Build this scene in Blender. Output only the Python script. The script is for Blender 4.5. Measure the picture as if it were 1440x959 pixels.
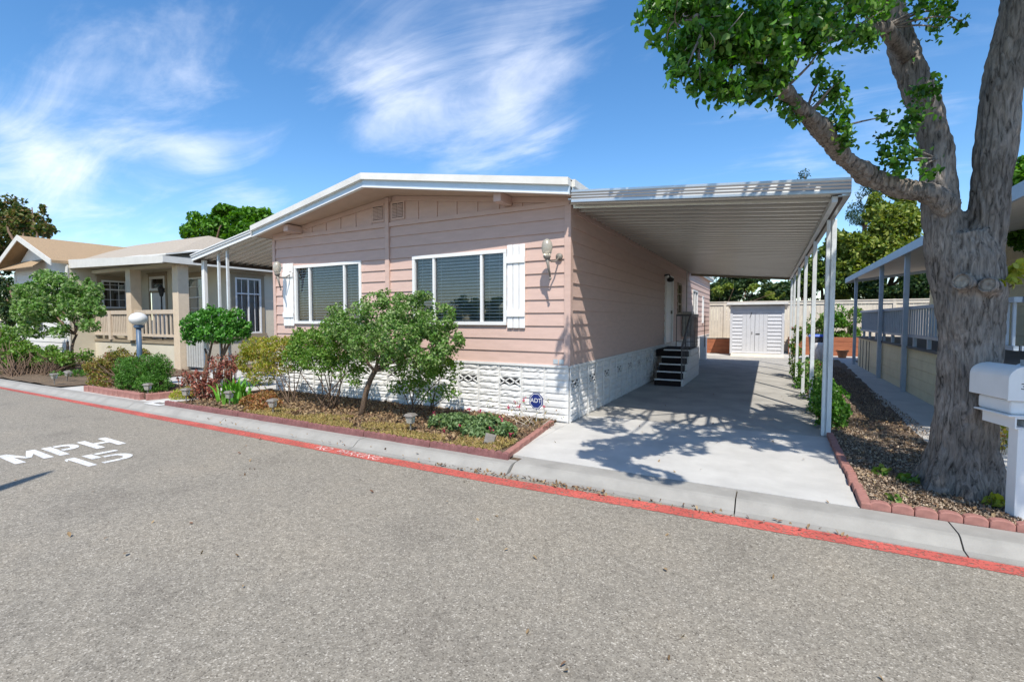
import bpy, math, random
import numpy as np
from mathutils import Vector, Matrix, noise as mn
random.seed(7); rng = np.random.default_rng(7)
R = math.radians
for o in list(bpy.data.objects): bpy.data.objects.remove(o)
sc = bpy.context.scene
COL = sc.collection
V = Vector

# ------------------------------------------------------------------ camera
FPX, CX, CY = 674.0, 720.0, 479.5
YAW, PIT = R(28.4), R(-2.6)
CAM = V((0, 0, 1.68))
FW = V((-math.sin(YAW)*math.cos(PIT), math.cos(YAW)*math.cos(PIT), math.sin(PIT)))
RT = V((math.cos(YAW), math.sin(YAW), 0)); UP = RT.cross(FW)
def ray(x, y): return FW + RT*((x-CX)/FPX) - UP*((y-CY)/FPX)
def gp(x, y, z=0.0):            # photo pixel -> point at height z
    r = ray(x, y); return CAM + r*((z-CAM.z)/r.z)
def at(x, y, Y):                # photo pixel -> point on the plane at depth Y
    r = ray(x, y); return CAM + r*((Y-CAM.y)/r.y)
cam = bpy.data.cameras.new('camera'); co = bpy.data.objects.new('camera', cam); COL.objects.link(co)
co.matrix_world = Matrix(((RT.x, UP.x, -FW.x, CAM.x), (RT.y, UP.y, -FW.y, CAM.y), (RT.z, UP.z, -FW.z, CAM.z), (0, 0, 0, 1)))
cam.sensor_width = 36; cam.lens = FPX/1440*36; cam.clip_end = 3000; cam.clip_start = .02
sc.camera = co

# ------------------------------------------------------------------ materials
def new_mat(name):
    m = bpy.data.materials.new(name); m.use_nodes = True
    nt = m.node_tree; nt.nodes.clear()
    out = nt.nodes.new('ShaderNodeOutputMaterial')
    return m, nt, out
def N(nt, t, **kw):
    n = nt.nodes.new(t)
    for k, v in kw.items():
        if k in n.inputs: n.inputs[k].default_value = v
        else: setattr(n, k, v)
    return n
def L(nt, a, b): nt.links.new(a, b)
def rgba(c): return (c[0], c[1], c[2], 1)
def ramp(nt, fac, stops, interp='LINEAR'):
    r = nt.nodes.new('ShaderNodeValToRGB'); r.color_ramp.interpolation = interp
    els = r.color_ramp.elements
    while len(els) < len(stops): els.new(.5)
    for e, (p, c) in zip(els, stops): e.position = p; e.color = rgba(c) if len(c) == 3 else c
    L(nt, fac, r.inputs['Fac']); return r
def coords(nt, scale=(1, 1, 1)):
    tc = nt.nodes.new('ShaderNodeTexCoord'); mp = nt.nodes.new('ShaderNodeMapping')
    mp.inputs['Scale'].default_value = scale
    L(nt, tc.outputs['Object'], mp.inputs['Vector']); return mp.outputs['Vector']
def mul(c, k): return tuple(min(1, x*k) for x in c)
def M(name, col, rough=.6, var=.1, scale=6, bump=.1, bscale=80, metal=0, spec=.4, stretch=(1, 1, 1), col2=None, dirt=0, dirtcol=(.12, .1, .08)):
    m, nt, out = new_mat(name)
    b = N(nt, 'ShaderNodeBsdfPrincipled', Roughness=rough, Metallic=metal)
    b.inputs['Specular IOR Level'].default_value = spec
    L(nt, b.outputs[0], out.inputs['Surface'])
    v = coords(nt, stretch)
    n1 = N(nt, 'ShaderNodeTexNoise', Scale=scale, Detail=5.0, Roughness=.6); L(nt, v, n1.inputs['Vector'])
    c2 = col2 or mul(col, 1-2*var)
    r = ramp(nt, n1.outputs['Fac'], [(.3, c2), (.7, mul(col, 1+var*.5))])
    c = r.outputs['Color']
    if dirt:
        n3 = N(nt, 'ShaderNodeTexNoise', Scale=scale*.35, Detail=8.0, Roughness=.7); L(nt, v, n3.inputs['Vector'])
        mr = N(nt, 'ShaderNodeMapRange'); mr.inputs['From Min'].default_value = .5; mr.inputs['From Max'].default_value = .75
        mr.inputs['To Max'].default_value = dirt
        L(nt, n3.outputs['Fac'], mr.inputs['Value'])
        mx = N(nt, 'ShaderNodeMix', data_type='RGBA'); L(nt, mr.outputs[0], mx.inputs[0]); L(nt, c, mx.inputs[6]); mx.inputs[7].default_value = rgba(dirtcol)
        c = mx.outputs[2]
    L(nt, c, b.inputs['Base Color'])
    if bump:
        n2 = N(nt, 'ShaderNodeTexNoise', Scale=bscale, Detail=4.0); L(nt, v, n2.inputs['Vector'])
        bp = N(nt, 'ShaderNodeBump', Strength=bump, Distance=.01); L(nt, n2.outputs['Fac'], bp.inputs['Height'])
        L(nt, bp.outputs[0], b.inputs['Normal'])
    return m
def LM(name, cols, transl=.3, rough=.5):
    m, nt, out = new_mat(name)
    g = N(nt, 'ShaderNodeNewGeometry')
    st = [(i/max(1, len(cols)-1), c) for i, c in enumerate(cols)]
    r = ramp(nt, g.outputs['Random Per Island'], st)
    b = N(nt, 'ShaderNodeBsdfPrincipled', Roughness=rough); b.inputs['Specular IOR Level'].default_value = .35
    L(nt, r.outputs['Color'], b.inputs['Base Color'])
    t = N(nt, 'ShaderNodeBsdfTranslucent')
    hs = N(nt, 'ShaderNodeHueSaturation', Saturation=1.15, Value=1.5); L(nt, r.outputs['Color'], hs.inputs['Color']); L(nt, hs.outputs[0], t.inputs['Color'])
    mx = N(nt, 'ShaderNodeMixShader'); mx.inputs[0].default_value = transl
    L(nt, b.outputs[0], mx.inputs[1]); L(nt, t.outputs[0], mx.inputs[2]); L(nt, mx.outputs[0], out.inputs['Surface'])
    return m
def glass_mat(name, tint=(.8, .85, .85), refl=.08, rough=.01):
    m, nt, out = new_mat(name)
    tr = N(nt, 'ShaderNodeBsdfTransparent'); tr.inputs[0].default_value = rgba(tint)
    gl = N(nt, 'ShaderNodeBsdfGlossy', Roughness=rough)
    fr = N(nt, 'ShaderNodeFresnel', IOR=1.5)
    ad = N(nt, 'ShaderNodeMath', operation='ADD'); ad.inputs[1].default_value = refl; L(nt, fr.outputs[0], ad.inputs[0])
    n2 = N(nt, 'ShaderNodeTexNoise', Scale=2.2, Detail=1.0); L(nt, coords(nt), n2.inputs['Vector'])
    bp = N(nt, 'ShaderNodeBump', Strength=.05, Distance=.02); L(nt, n2.outputs['Fac'], bp.inputs['Height']); L(nt, bp.outputs[0], gl.inputs['Normal'])
    mx = N(nt, 'ShaderNodeMixShader'); L(nt, ad.outputs[0], mx.inputs[0]); L(nt, tr.outputs[0], mx.inputs[1]); L(nt, gl.outputs[0], mx.inputs[2])
    L(nt, mx.outputs[0], out.inputs['Surface']); return m
def asphalt_mat():
    m, nt, out = new_mat('asphalt')
    b = N(nt, 'ShaderNodeBsdfPrincipled', Roughness=.85); b.inputs['Specular IOR Level'].default_value = .3
    L(nt, b.outputs[0], out.inputs['Surface'])
    v = coords(nt)
    vo = N(nt, 'ShaderNodeTexVoronoi', Scale=120.0); L(nt, v, vo.inputs['Vector'])
    sp = N(nt, 'ShaderNodeSeparateColor'); L(nt, vo.outputs['Color'], sp.inputs[0])
    r = ramp(nt, sp.outputs[0], [(0, (.12, .104, .083)), (.12, (.207, .186, .150)), (.6, (.252, .227, .184)), (.9, (.302, .275, .226)), (1, (.46, .425, .36))])
    big = N(nt, 'ShaderNodeTexNoise', Scale=.7, Detail=6.0, Roughness=.65); L(nt, v, big.inputs['Vector'])
    br = ramp(nt, big.outputs['Fac'], [(.28, (.72, .71, .71)), (.45, (.97, .97, .97)), (.72, (1.1, 1.08, 1.05))])
    mx = N(nt, 'ShaderNodeMix', data_type='RGBA', blend_type='MULTIPLY'); mx.inputs[0].default_value = 1
    L(nt, r.outputs[0], mx.inputs[6]); L(nt, br.outputs[0], mx.inputs[7])
    fine = N(nt, 'ShaderNodeTexNoise', Scale=22.0, Detail=4.0); L(nt, v, fine.inputs['Vector'])
    fr = ramp(nt, fine.outputs['Fac'], [(.35, (.85, .85, .85)), (.65, (1.1, 1.1, 1.1))])
    vo2 = N(nt, 'ShaderNodeTexVoronoi', Scale=24.0); L(nt, v, vo2.inputs['Vector'])
    pk = ramp(nt, vo2.outputs['Distance'], [(.07, (.45, .43, .4)), (.13, (1, 1, 1))])
    mxk = N(nt, 'ShaderNodeMix', data_type='RGBA', blend_type='MULTIPLY'); mxk.inputs[0].default_value = .7
    L(nt, mx.outputs[2], mxk.inputs[6]); L(nt, pk.outputs[0], mxk.inputs[7]); mx = mxk
    mx2 = N(nt, 'ShaderNodeMix', data_type='RGBA', blend_type='MULTIPLY'); mx2.inputs[0].default_value = 1
    L(nt, mx.outputs[2], mx2.inputs[6]); L(nt, fr.outputs[0], mx2.inputs[7])
    L(nt, mx2.outputs[2], b.inputs['Base Color'])
    bp = N(nt, 'ShaderNodeBump', Strength=.45, Distance=.004); L(nt, vo.outputs['Distance'], bp.inputs['Height']); L(nt, bp.outputs[0], b.inputs['Normal'])
    return m
def paint_mat(name, col, wear=.5, wscale=40):      # worn road paint: the worn spots are open and show the road
    m, nt, out = new_mat(name)
    b = N(nt, 'ShaderNodeBsdfPrincipled', Roughness=.7)
    v = coords(nt)
    n = N(nt, 'ShaderNodeTexNoise', Scale=wscale, Detail=6.0, Roughness=.7); L(nt, v, n.inputs['Vector'])
    n2 = N(nt, 'ShaderNodeTexNoise', Scale=3.0, Detail=4.0); L(nt, v, n2.inputs['Vector'])
    c = ramp(nt, n2.outputs['Fac'], [(.3, mul(col, .8)), (.7, mul(col, 1.12))]); L(nt, c.outputs[0], b.inputs['Base Color'])
    mr = N(nt, 'ShaderNodeMapRange'); mr.inputs['From Min'].default_value = wear-.06; mr.inputs['From Max'].default_value = wear+.04
    L(nt, n.outputs['Fac'], mr.inputs['Value'])
    tr = N(nt, 'ShaderNodeBsdfTransparent'); mx = N(nt, 'ShaderNodeMixShader')
    L(nt, mr.outputs[0], mx.inputs[0]); L(nt, tr.outputs[0], mx.inputs[1]); L(nt, b.outputs[0], mx.inputs[2]); L(nt, mx.outputs[0], out.inputs['Surface'])
    return m
def bark_mat(name, c1, c2, scale=1.0):
    m, nt, out = new_mat(name)
    b = N(nt, 'ShaderNodeBsdfPrincipled', Roughness=.92); b.inputs['Specular IOR Level'].default_value = .15
    L(nt, b.outputs[0], out.inputs['Surface'])
    v = coords(nt, (17*scale, 17*scale, 3.4*scale))
    n = N(nt, 'ShaderNodeTexNoise', Scale=1.5, Detail=9.0, Roughness=.68, Distortion=1.1); L(nt, v, n.inputs['Vector'])
    rg = N(nt, 'ShaderNodeTexNoise', Scale=1.1, Detail=5.0, Roughness=.6, Distortion=.5, noise_type='RIDGED_MULTIFRACTAL'); L(nt, v, rg.inputs['Vector'])
    lo = N(nt, 'ShaderNodeTexNoise', Scale=2.5, Detail=3.0); L(nt, coords(nt), lo.inputs['Vector'])
    r = ramp(nt, n.outputs['Fac'], [(.32, c1), (.5, tuple(a*.4+d*.6 for a, d in zip(c1, c2))), (.68, c2)])
    lr = ramp(nt, lo.outputs['Fac'], [(.35, (.72, .7, .68)), (.65, (1.12, 1.1, 1.08))])
    mx = N(nt, 'ShaderNodeMix', data_type='RGBA', blend_type='MULTIPLY'); mx.inputs[0].default_value = 1
    L(nt, r.outputs[0], mx.inputs[6]); L(nt, lr.outputs[0], mx.inputs[7]); L(nt, mx.outputs[2], b.inputs['Base Color'])
    bp = N(nt, 'ShaderNodeBump', Strength=1.0, Distance=.02); L(nt, n.outputs['Fac'], bp.inputs['Height'])
    bp2 = N(nt, 'ShaderNodeBump', Strength=.35, Distance=.012, invert=True); L(nt, rg.outputs['Fac'], bp2.inputs['Height']); L(nt, bp.outputs[0], bp2.inputs['Normal'])
    L(nt, bp2.outputs[0], b.inputs['Normal']); return m
def soil_mat(name, a, b_, c, scale=30):
    m, nt, out = new_mat(name)
    b = N(nt, 'ShaderNodeBsdfPrincipled', Roughness=.95); L(nt, b.outputs[0], out.inputs['Surface'])
    v = coords(nt)
    n = N(nt, 'ShaderNodeTexNoise', Scale=scale, Detail=8.0, Roughness=.75); L(nt, v, n.inputs['Vector'])
    n2 = N(nt, 'ShaderNodeTexNoise', Scale=1.8, Detail=4.0); L(nt, v, n2.inputs['Vector'])
    r = ramp(nt, n.outputs['Fac'], [(.3, a), (.5, b_), (.72, c)])
    r2 = ramp(nt, n2.outputs['Fac'], [(.35, (.7, .7, .7)), (.65, (1.15, 1.12, 1.05))])
    mx = N(nt, 'ShaderNodeMix', data_type='RGBA', blend_type='MULTIPLY'); mx.inputs[0].default_value = 1
    L(nt, r.outputs[0], mx.inputs[6]); L(nt, r2.outputs[0], mx.inputs[7]); L(nt, mx.outputs[2], b.inputs['Base Color'])
    bp = N(nt, 'ShaderNodeBump', Strength=.9, Distance=.03); L(nt, n.outputs['Fac'], bp.inputs['Height']); L(nt, bp.outputs[0], b.inputs['Normal'])
    return m

PINK = (.565, .40, .338)
mPINK = M('pink_paint', PINK, .6, .05, 3, .12, 140, stretch=(1, 1, 5), dirt=.12, dirtcol=(.42, .29, .25))
mSOFFIT = M('tan_soffit_paint', (.56, .41, .32), .7, .06, 4)
mWHITE = M('white_paint', (.78, .78, .77), .45, .03, 5, .08, 60, dirt=.12, dirtcol=(.5, .48, .45))
mCLEANW = M('white_vinyl', (.72, .72, .71), .35, .02, 5, 0)
mROOFW = M('white_roof_coating', (.66, .65, .61), .7, .05, 4, .2, 30, dirt=.35, dirtcol=(.5, .48, .44))
mFASC = M('sky_tinted_white_metal_fascia', (.52, .58, .62), .35, .04, 5, .05, 40, metal=.35)  # white metal; the sky's blue cast in shade is put into the colour
mSKIRT = M('white_block_paint', (.68, .675, .655), .6, .05, 5, .25, 45, dirt=.22, dirtcol=(.45, .42, .38))
mALU = M('weathered_aluminium', (.62, .64, .64), .36, .1, 3, .05, 60, metal=.75, stretch=(.3, 4, 4), dirt=.25, dirtcol=(.3, .28, .25))
mALUP = M('painted_aluminium_ribs', (.54, .525, .49), .27, .08, 2, .05, 60, metal=.65, stretch=(.25, 3, 3), dirt=.25, dirtcol=(.4, .36, .3))
mPOST = M('pale_blue_white_post_paint', (.66, .69, .7), .4, .06, 6, .05, 60, metal=.15, dirt=.45, dirtcol=(.3, .28, .26))
mRUST = M('dark_rusty_gutter', (.1, .075, .06), .8, .2, 10)
mCONC = M('pale_concrete', (.50, .49, .46), .85, .08, 2.2, .25, 90, dirt=.25, dirtcol=(.36, .35, .33))
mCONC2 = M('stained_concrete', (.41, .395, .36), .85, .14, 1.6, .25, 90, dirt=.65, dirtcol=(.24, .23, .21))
mKERB = M('kerb_concrete', (.315, .303, .275), .9, .1, 3.5, .35, 110, dirt=.4, dirtcol=(.28, .27, .25))
mASPH = asphalt_mat()
mRED = paint_mat('red_line_paint', (.50, .105, .08), .44, 38)
mRPW = paint_mat('white_road_paint', (.70, .70, .68), .41, 60)
mREDW = paint_mat('worn_white_lettering', (.78, .68, .64), .50, 60)
mBRICK = M('terracotta_edging', (.36, .17, .14), .85, .15, 12, .3, 90, dirt=.4, dirtcol=(.5, .34, .29))
mBRICKD = M('dark_red_edging', (.22, .095, .09), .85, .15, 12, .3, 90, dirt=.3, dirtcol=(.36, .19, .17))
mSOIL = soil_mat('dry_bed_soil', (.04, .028, .018), (.14, .10, .065), (.30, .22, .14))
mBARKCHIP = soil_mat('bark_mulch', (.04, .028, .02), (.15, .105, .075), (.34, .27, .2), 45)
mGROUND = soil_mat('open_ground', (.1, .09, .07), (.2, .18, .14), (.28, .26, .2), 8)
mBLACK = M('black_metal', (.02, .02, .02), .5, .1, 10, 0)
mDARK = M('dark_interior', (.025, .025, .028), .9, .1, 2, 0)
mBLIND = M('white_blind_slats', (.74, .75, .74), .5, .03, 4, 0)
mGLASS = glass_mat('window_glass', (.92, .95, .95), .08)
mGLASS2 = glass_mat('dark_window_glass', (.35, .4, .38), .12)
mCURT = M('pale_curtain', (.5, .5, .46), .9, .1, 20, 0, stretch=(6, 6, .5))
mCREAM = M('cream_wall_paint', (.60, .55, .44), .75, .04, 3, .15, 60)
mTAUPE = M('taupe_trim_paint', (.30, .245, .17), .7, .06, 6)
mTAN = M('tan_column_paint', (.60, .49, .36), .7, .05, 6)
mRAILT = M('tan_rail_paint', (.55, .46, .36), .7, .06, 6)
mNWHITE = M('white_lap_siding', (.62, .60, .55), .6, .05, 4)
mSHINGT = M('tan_shingles', (.40, .28, .165), .9, .2, 16, .8, 40, stretch=(1, 3, 3))
mSHINGB = M('beige_shingles', (.39, .335, .265), .9, .1, 14, .4, 40)
mYEL = M('yellow_block_paint', (.86, .79, .56), .7, .04, 4, .2, 50, dirt=.25, dirtcol=(.42, .36, .2))
mBLUEP = M('pale_blue_rail_paint', (.40, .47, .55), .5, .06, 6)
mDECK = M('grey_deck', (.16, .16, .16), .8, .1, 6)
mFENCE = M('beige_fence_boards', (.64, .57, .47), .8, .06, 3, .2, 50, dirt=.15, dirtcol=(.4, .34, .27))
mRWOOD = M('redwood_boards', (.36, .125, .06), .75, .2, 4, .3, 60, stretch=(.5, 6, 6), dirt=.3, dirtcol=(.45, .22, .11))
mBARK = bark_mat('grey_bark', (.028, .024, .021), (.35, .315, .285))
mBARK2 = bark_mat('brown_stem_bark', (.06, .04, .03), (.24, .17, .12), 2)
mCUT = M('pale_cut_wood', (.38, .33, .27), .85, .3, 22, .8, 60, dirt=.5, dirtcol=(.14, .12, .1))
mGLOBE = M('white_globe_plastic', (.62, .62, .6), .3, .02, 3, 0)
mFROST = M('ribbed_pale_glass', (.62, .60, .52), .2, .05, 12, .3, 50); mFROST.node_tree.nodes['Principled BSDF'].inputs['Transmission Weight'].default_value = .55
mSLATE = M('slate_blue_post_paint', (.08, .13, .2), .4, .1, 8)
mBRONZE = M('weathered_bronze', (.22, .2, .175), .5, .15, 12)
mSTEEL = M('iron_rail_paint', (.15, .14, .14), .5, .1, 10)
mCARPET = M('dark_step_carpet', (.02, .014, .014), 1, .2, 40, .4, 200)
mNAVY = M('navy_sign', (.015, .03, .16), .35, .05, 8, 0)
mDIGIT = M('dark_digits', (.06, .05, .05), .5, 0, 4, 0)
mBIN = M('grey_bin_plastic', (.06, .06, .065), .5, .1, 8)
mBINW = M('white_sack', (.7, .69, .66), .6, .1, 8)
mBLUE = M('blue_lid_plastic', (.03, .1, .5), .4, .05, 6, 0)
mTERRA = M('terracotta_pot', (.5, .2, .09), .8, .1, 8)
mSHED = M('white_shed_paint', (.53, .54, .56), .5, .04, 5, .05, 50, dirt=.15, dirtcol=(.4, .39, .38))
mMETER = M('grey_meter_box', (.42, .42, .4), .45, .08, 6)
lOAK = LM('glossy_tree_leaf', [(.025, .07, .012), (.045, .13, .018), (.075, .20, .025), (.11, .25, .035), (.17, .31, .06)], .38, .36)
lPALE = LM('pale_sprout_leaf', [(.05, .13, .02), (.12, .22, .04), (.25, .3, .06)], .35)
lROSE = LM('rose_leaf', [(.05, .11, .018), (.085, .19, .03), (.13, .27, .05), (.21, .33, .09), (.30, .37, .17), (.12, .22, .05)], .3)
lBUSH = LM('bright_green_leaf', [(.05, .12, .015), (.085, .19, .025), (.13, .26, .035), (.21, .33, .07), (.15, .2, .05)], .35)
lNAND = LM('yellow_green_leaf', [(.10, .16, .02), (.19, .25, .03), (.30, .32, .04), (.38, .33, .06), (.34, .20, .06)], .35)
lCIT = LM('citrus_leaf', [(.025, .10, .012), (.05, .17, .02), (.09, .27, .04), (.16, .36, .07)], .3, .35)
lSUCC = LM('red_succulent_leaf', [(.10, .028, .028), (.20, .055, .045), (.32, .11, .075), (.22, .13, .07), (.36, .07, .045)], .15, .4)
lSWORD = LM('sword_leaf', [(.07, .22, .02), (.13, .33, .035), (.22, .42, .07)], .3, .4)
lORANGE = LM('orange_green_leaf', [(.16, .12, .03), (.34, .16, .05), (.42, .25, .10), (.30, .09, .05), (.18, .20, .04)], .3)
lYEL = LM('yellow_leaf', [(.20, .24, .03), (.34, .36, .04), (.42, .42, .08)], .3)
lMIX = LM('reddish_yellow_leaf', [(.10, .14, .02), (.2, .22, .03), (.28, .24, .06), (.25, .10, .05), (.13, .19, .03)], .3)
lDENSE = LM('fine_green_leaf', [(.03, .09, .012), (.055, .15, .018), (.09, .22, .03), (.13, .28, .05)], .3)
lGERA = LM('grey_green_leaf', [(.08, .14, .05), (.13, .21, .08), (.20, .29, .13), (.11, .18, .04)], .3)
lPINKF = LM('crimson_petal', [(.35, .02, .07), (.5, .04, .12), (.25, .015, .05)], .2)
lDRY = LM('dry_leaf', [(.10, .06, .035), (.22, .14, .07), (.34, .25, .14), (.16, .08, .05)], .1, .8)
lCHIP = LM('wood_chip', [(.05, .032, .02), (.17, .115, .075), (.33, .25, .17), (.47, .38, .28), (.13, .07, .04)], 0, .9)
lSTRAW = LM('straw_blade', [(.30, .21, .07), (.42, .31, .11), (.50, .40, .17), (.36, .27, .09), (.2, .22, .06)], .25, .7)
lFARB = LM('sunny_green_leaf', [(.05, .09, .012), (.10, .16, .02), (.17, .23, .035), (.24, .28, .05), (.30, .32, .07)], .3)
lFARD = LM('dark_green_leaf', [(.012, .035, .012), (.025, .06, .018), (.05, .09, .025), (.09, .12, .03)], .25)
lFARM = LM('mid_green_leaf', [(.025, .06, .012), (.06, .12, .02), (.12, .19, .03), (.2, .26, .05), (.03, .07, .015)], .3)
lFARG = LM('vivid_green_leaf', [(.03, .10, .012), (.06, .17, .015), (.10, .24, .02), (.14, .30, .03)], .3)
lFARO = LM('bronze_tipped_leaf', [(.02, .06, .015), (.05, .10, .02), (.12, .15, .03), (.24, .15, .07), (.09, .14, .03)], .25)
lFARC = LM('bluish_conifer_leaf', [(.02, .06, .04), (.04, .09, .06), (.07, .13, .08)], .2)

# ------------------------------------------------------------------ mesh helpers
class MB:
    def __init__(s): s.v = []; s.f = []; s.mi = []; s.cur = 0
    def add(s, vs, fs):
        n = len(s.v); s.v += [tuple(p) for p in vs]; s.f += [tuple(i+n for i in f) for f in fs]; s.mi += [s.cur]*len(fs); return s
    def hexa(s, p):      # 8 points: bottom 4 ccw, top 4 ccw
        return s.add(p, [(3, 2, 1, 0), (4, 5, 6, 7), (0, 1, 5, 4), (1, 2, 6, 5), (2, 3, 7, 6), (3, 0, 4, 7)])
    def box(s, x0, x1, y0, y1, z0, z1):
        return s.hexa([(x0, y0, z0), (x1, y0, z0), (x1, y1, z0), (x0, y1, z0), (x0, y0, z1), (x1, y0, z1), (x1, y1, z1), (x0, y1, z1)])
    def bar(s, a, b, w, h=None, up=V((0, 0, 1))):
        a, b = V(a), V(b); h = h or w; d = (b-a).normalized()
        sd = d.cross(up)
        if sd.length < 1e-3: sd = d.cross(V((1, 0, 0)))
        sd.normalize(); u = sd.cross(d)
        P = []
        for q in (a, b):
            P += [q-sd*w/2-u*h/2, q+sd*w/2-u*h/2, q+sd*w/2+u*h/2, q-sd*w/2+u*h/2]
        return s.add(P, [(0, 1, 2, 3), (7, 6, 5, 4), (4, 5, 1, 0), (5, 6, 2, 1), (6, 7, 3, 2), (7, 4, 0, 3)])
    def tube(s, pts, rad, seg=8, caps=True):
        pts = [V(p) for p in pts]; n = len(pts)
        if not hasattr(rad, '__len__'): rad = [rad]*n
        d0 = (pts[1]-pts[0]).normalized(); u = d0.orthogonal().normalized(); P = []
        for i in range(n):
            d = (pts[min(i+1, n-1)]-pts[max(i-1, 0)]).normalized()
            u = (u-d*u.dot(d)).normalized(); w = d.cross(u)
            for k in range(seg):
                a = 2*math.pi*k/seg; P.append(pts[i]+(u*math.cos(a)+w*math.sin(a))*rad[i])
        F = [(i*seg+k, i*seg+(k+1) % seg, (i+1)*seg+(k+1) % seg, (i+1)*seg+k) for i in range(n-1) for k in range(seg)]
        if caps: F += [tuple(range(seg-1, -1, -1)), tuple((n-1)*seg+k for k in range(seg))]
        return s.add(P, F)
    def lathe(s, c, prof, seg=16):      # prof: (r, z)
        c = V(c); P = []; n = len(prof)
        for r, z in prof:
            for k in range(seg):
                a = 2*math.pi*k/seg; P.append(c+V((r*math.cos(a), r*math.sin(a), z)))
        F = [(i*seg+k, i*seg+(k+1) % seg, (i+1)*seg+(k+1) % seg, (i+1)*seg+k) for i in range(n-1) for k in range(seg)]
        F += [tuple(range(seg-1, -1, -1)), tuple((n-1)*seg+k for k in range(seg))]
        return s.add(P, F)
    def extr(s, poly, d):               # polygon points + extrusion vector
        poly = [V(p) for p in poly]; d = V(d); n = len(poly)
        P = poly+[p+d for p in poly]
        return s.add(P, [tuple(range(n-1, -1, -1)), tuple(range(n, 2*n))]+[(i, (i+1) % n, n+(i+1) % n, n+i) for i in range(n)])
    def quad(s, *p): return s.add(p, [tuple(range(len(p)))])
    def build(s, name, mat, parent=None, smooth=False, bevel=0, **kw):
        base = V((0, 0, 0)); q = parent
        org = V(ORG.get(parent.name, (0, 0, 0))) if parent else None
        loc = V(kw.pop('loc', (0, 0, 0)))
        off = org if parent else loc
        me = bpy.data.meshes.new(name)
        me.from_pydata([(p[0]-off.x, p[1]-off.y, p[2]-off.z) for p in s.v], [], s.f)
        mats = mat if isinstance(mat, (list, tuple)) else [mat]
        for m in mats: me.materials.append(m)
        if len(mats) > 1: me.polygons.foreach_set('material_index', s.mi)
        if smooth: me.polygons.foreach_set('use_smooth', [True]*len(me.polygons))
        me.update()
        return link(name, me, parent, loc, bevel)
ORG = {}
def link(name, me, parent=None, loc=(0, 0, 0), bevel=0):
    o = bpy.data.objects.new(name, me); COL.objects.link(o)
    if parent: o.parent = parent; ORG[o.name] = ORG.get(parent.name, (0, 0, 0))
    else: o.location = loc; ORG[o.name] = tuple(loc)
    if bevel:
        b = o.modifiers.new('bevel', 'BEVEL'); b.width = bevel; b.segments = 2; b.limit_method = 'ANGLE'; b.angle_limit = R(40)
    return o
def tag(o, label=None, cat=None, group=None, kind=None):
    if label: o['label'] = label
    if cat: o['category'] = cat
    if group: o['group'] = group
    if kind: o['kind'] = kind
    return o
def thing(name, label, cat, loc, group=None):
    o = bpy.data.objects.new(name, None); COL.objects.link(o); o.location = loc; o.empty_display_size = .1
    ORG[o.name] = tuple(loc); return tag(o, label, cat, group)
def dup(root, loc, rotz=0, label=None, tilt=(0, 0)):
    r = root.copy(); COL.objects.link(r); r.location = loc; r.rotation_euler = (tilt[0], tilt[1], rotz)
    if label: r['label'] = label
    for ch in [c for c in bpy.data.objects if c.parent == root]:
        c = ch.copy(); COL.objects.link(c); c.parent = r
        for g in [q for q in bpy.data.objects if q.parent == ch]:
            d = g.copy(); COL.objects.link(d); d.parent = c
    return r
class Wall:      # a frame on a wall: u along it, n outward, z up
    def __init__(s, O, U, Nn): s.O = V(O); s.U = V(U).normalized(); s.N = V(Nn).normalized()
    def p(s, u, n, z): return s.O+s.U*u+s.N*n+V((0, 0, z))
    def box(s, mb, u0, u1, z0, z1, n0, n1):
        P = [s.p(u, n, z) for z in (z0, z1) for u, n in ((u0, n1), (u1, n1), (u1, n0), (u0, n0))]
        if s.U.cross(V((0, 0, 1))).dot(s.N) < 0: P = [P[i] for i in (1, 0, 3, 2, 5, 4, 7, 6)]
        return mb.hexa(P)
    def cells(s, us, zs, holes):
        for a, b in zip(us, us[1:]):
            for c, d in zip(zs, zs[1:]):
                if b-a < 1e-4 or d-c < 1e-4: continue
                mu, mz = (a+b)/2, (c+d)/2
                if not any(h[0] < mu < h[1] and h[2] < mz < h[3] for h in holes): yield a, b, c, d
    def flat(s, mb, u0, u1, z0, z1, holes=(), n=0):
        us = sorted({u0, u1, *[h[0] for h in holes], *[h[1] for h in holes]}); zs = sorted({z0, z1, *[h[2] for h in holes], *[h[3] for h in holes]})
        for a, b, c, d in s.cells([u for u in us if u0 <= u <= u1], [z for z in zs if z0 <= z <= z1], holes): mb.quad(s.p(a, n, c), s.p(b, n, c), s.p(b, n, d), s.p(a, n, d))
    def lap(s, mb, u0, u1, z0, z1, step, holes=(), dep=.022):
        k = max(1, round((z1-z0)/step)); st = (z1-z0)/k
        us = sorted({u0, u1, *[h[0] for h in holes], *[h[1] for h in holes]}); us = [u for u in us if u0 <= u <= u1]
        for i in range(k):
            a0, a1 = z0+i*st, z0+(i+1)*st
            zs = sorted({a0, a1, *[z for h in holes for z in h[2:4] if a0 < z < a1]})
            off = lambda z: .003+dep*(1-(z-a0)/st)
            for a, b, c, d in s.cells(us, zs, holes):
                mb.quad(s.p(a, off(c), c), s.p(b, off(c), c), s.p(b, off(d), d), s.p(a, off(d), d))
                mb.quad(s.p(a, 0, c), s.p(b, 0, c), s.p(b, off(c), c), s.p(a, off(c), c))

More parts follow.
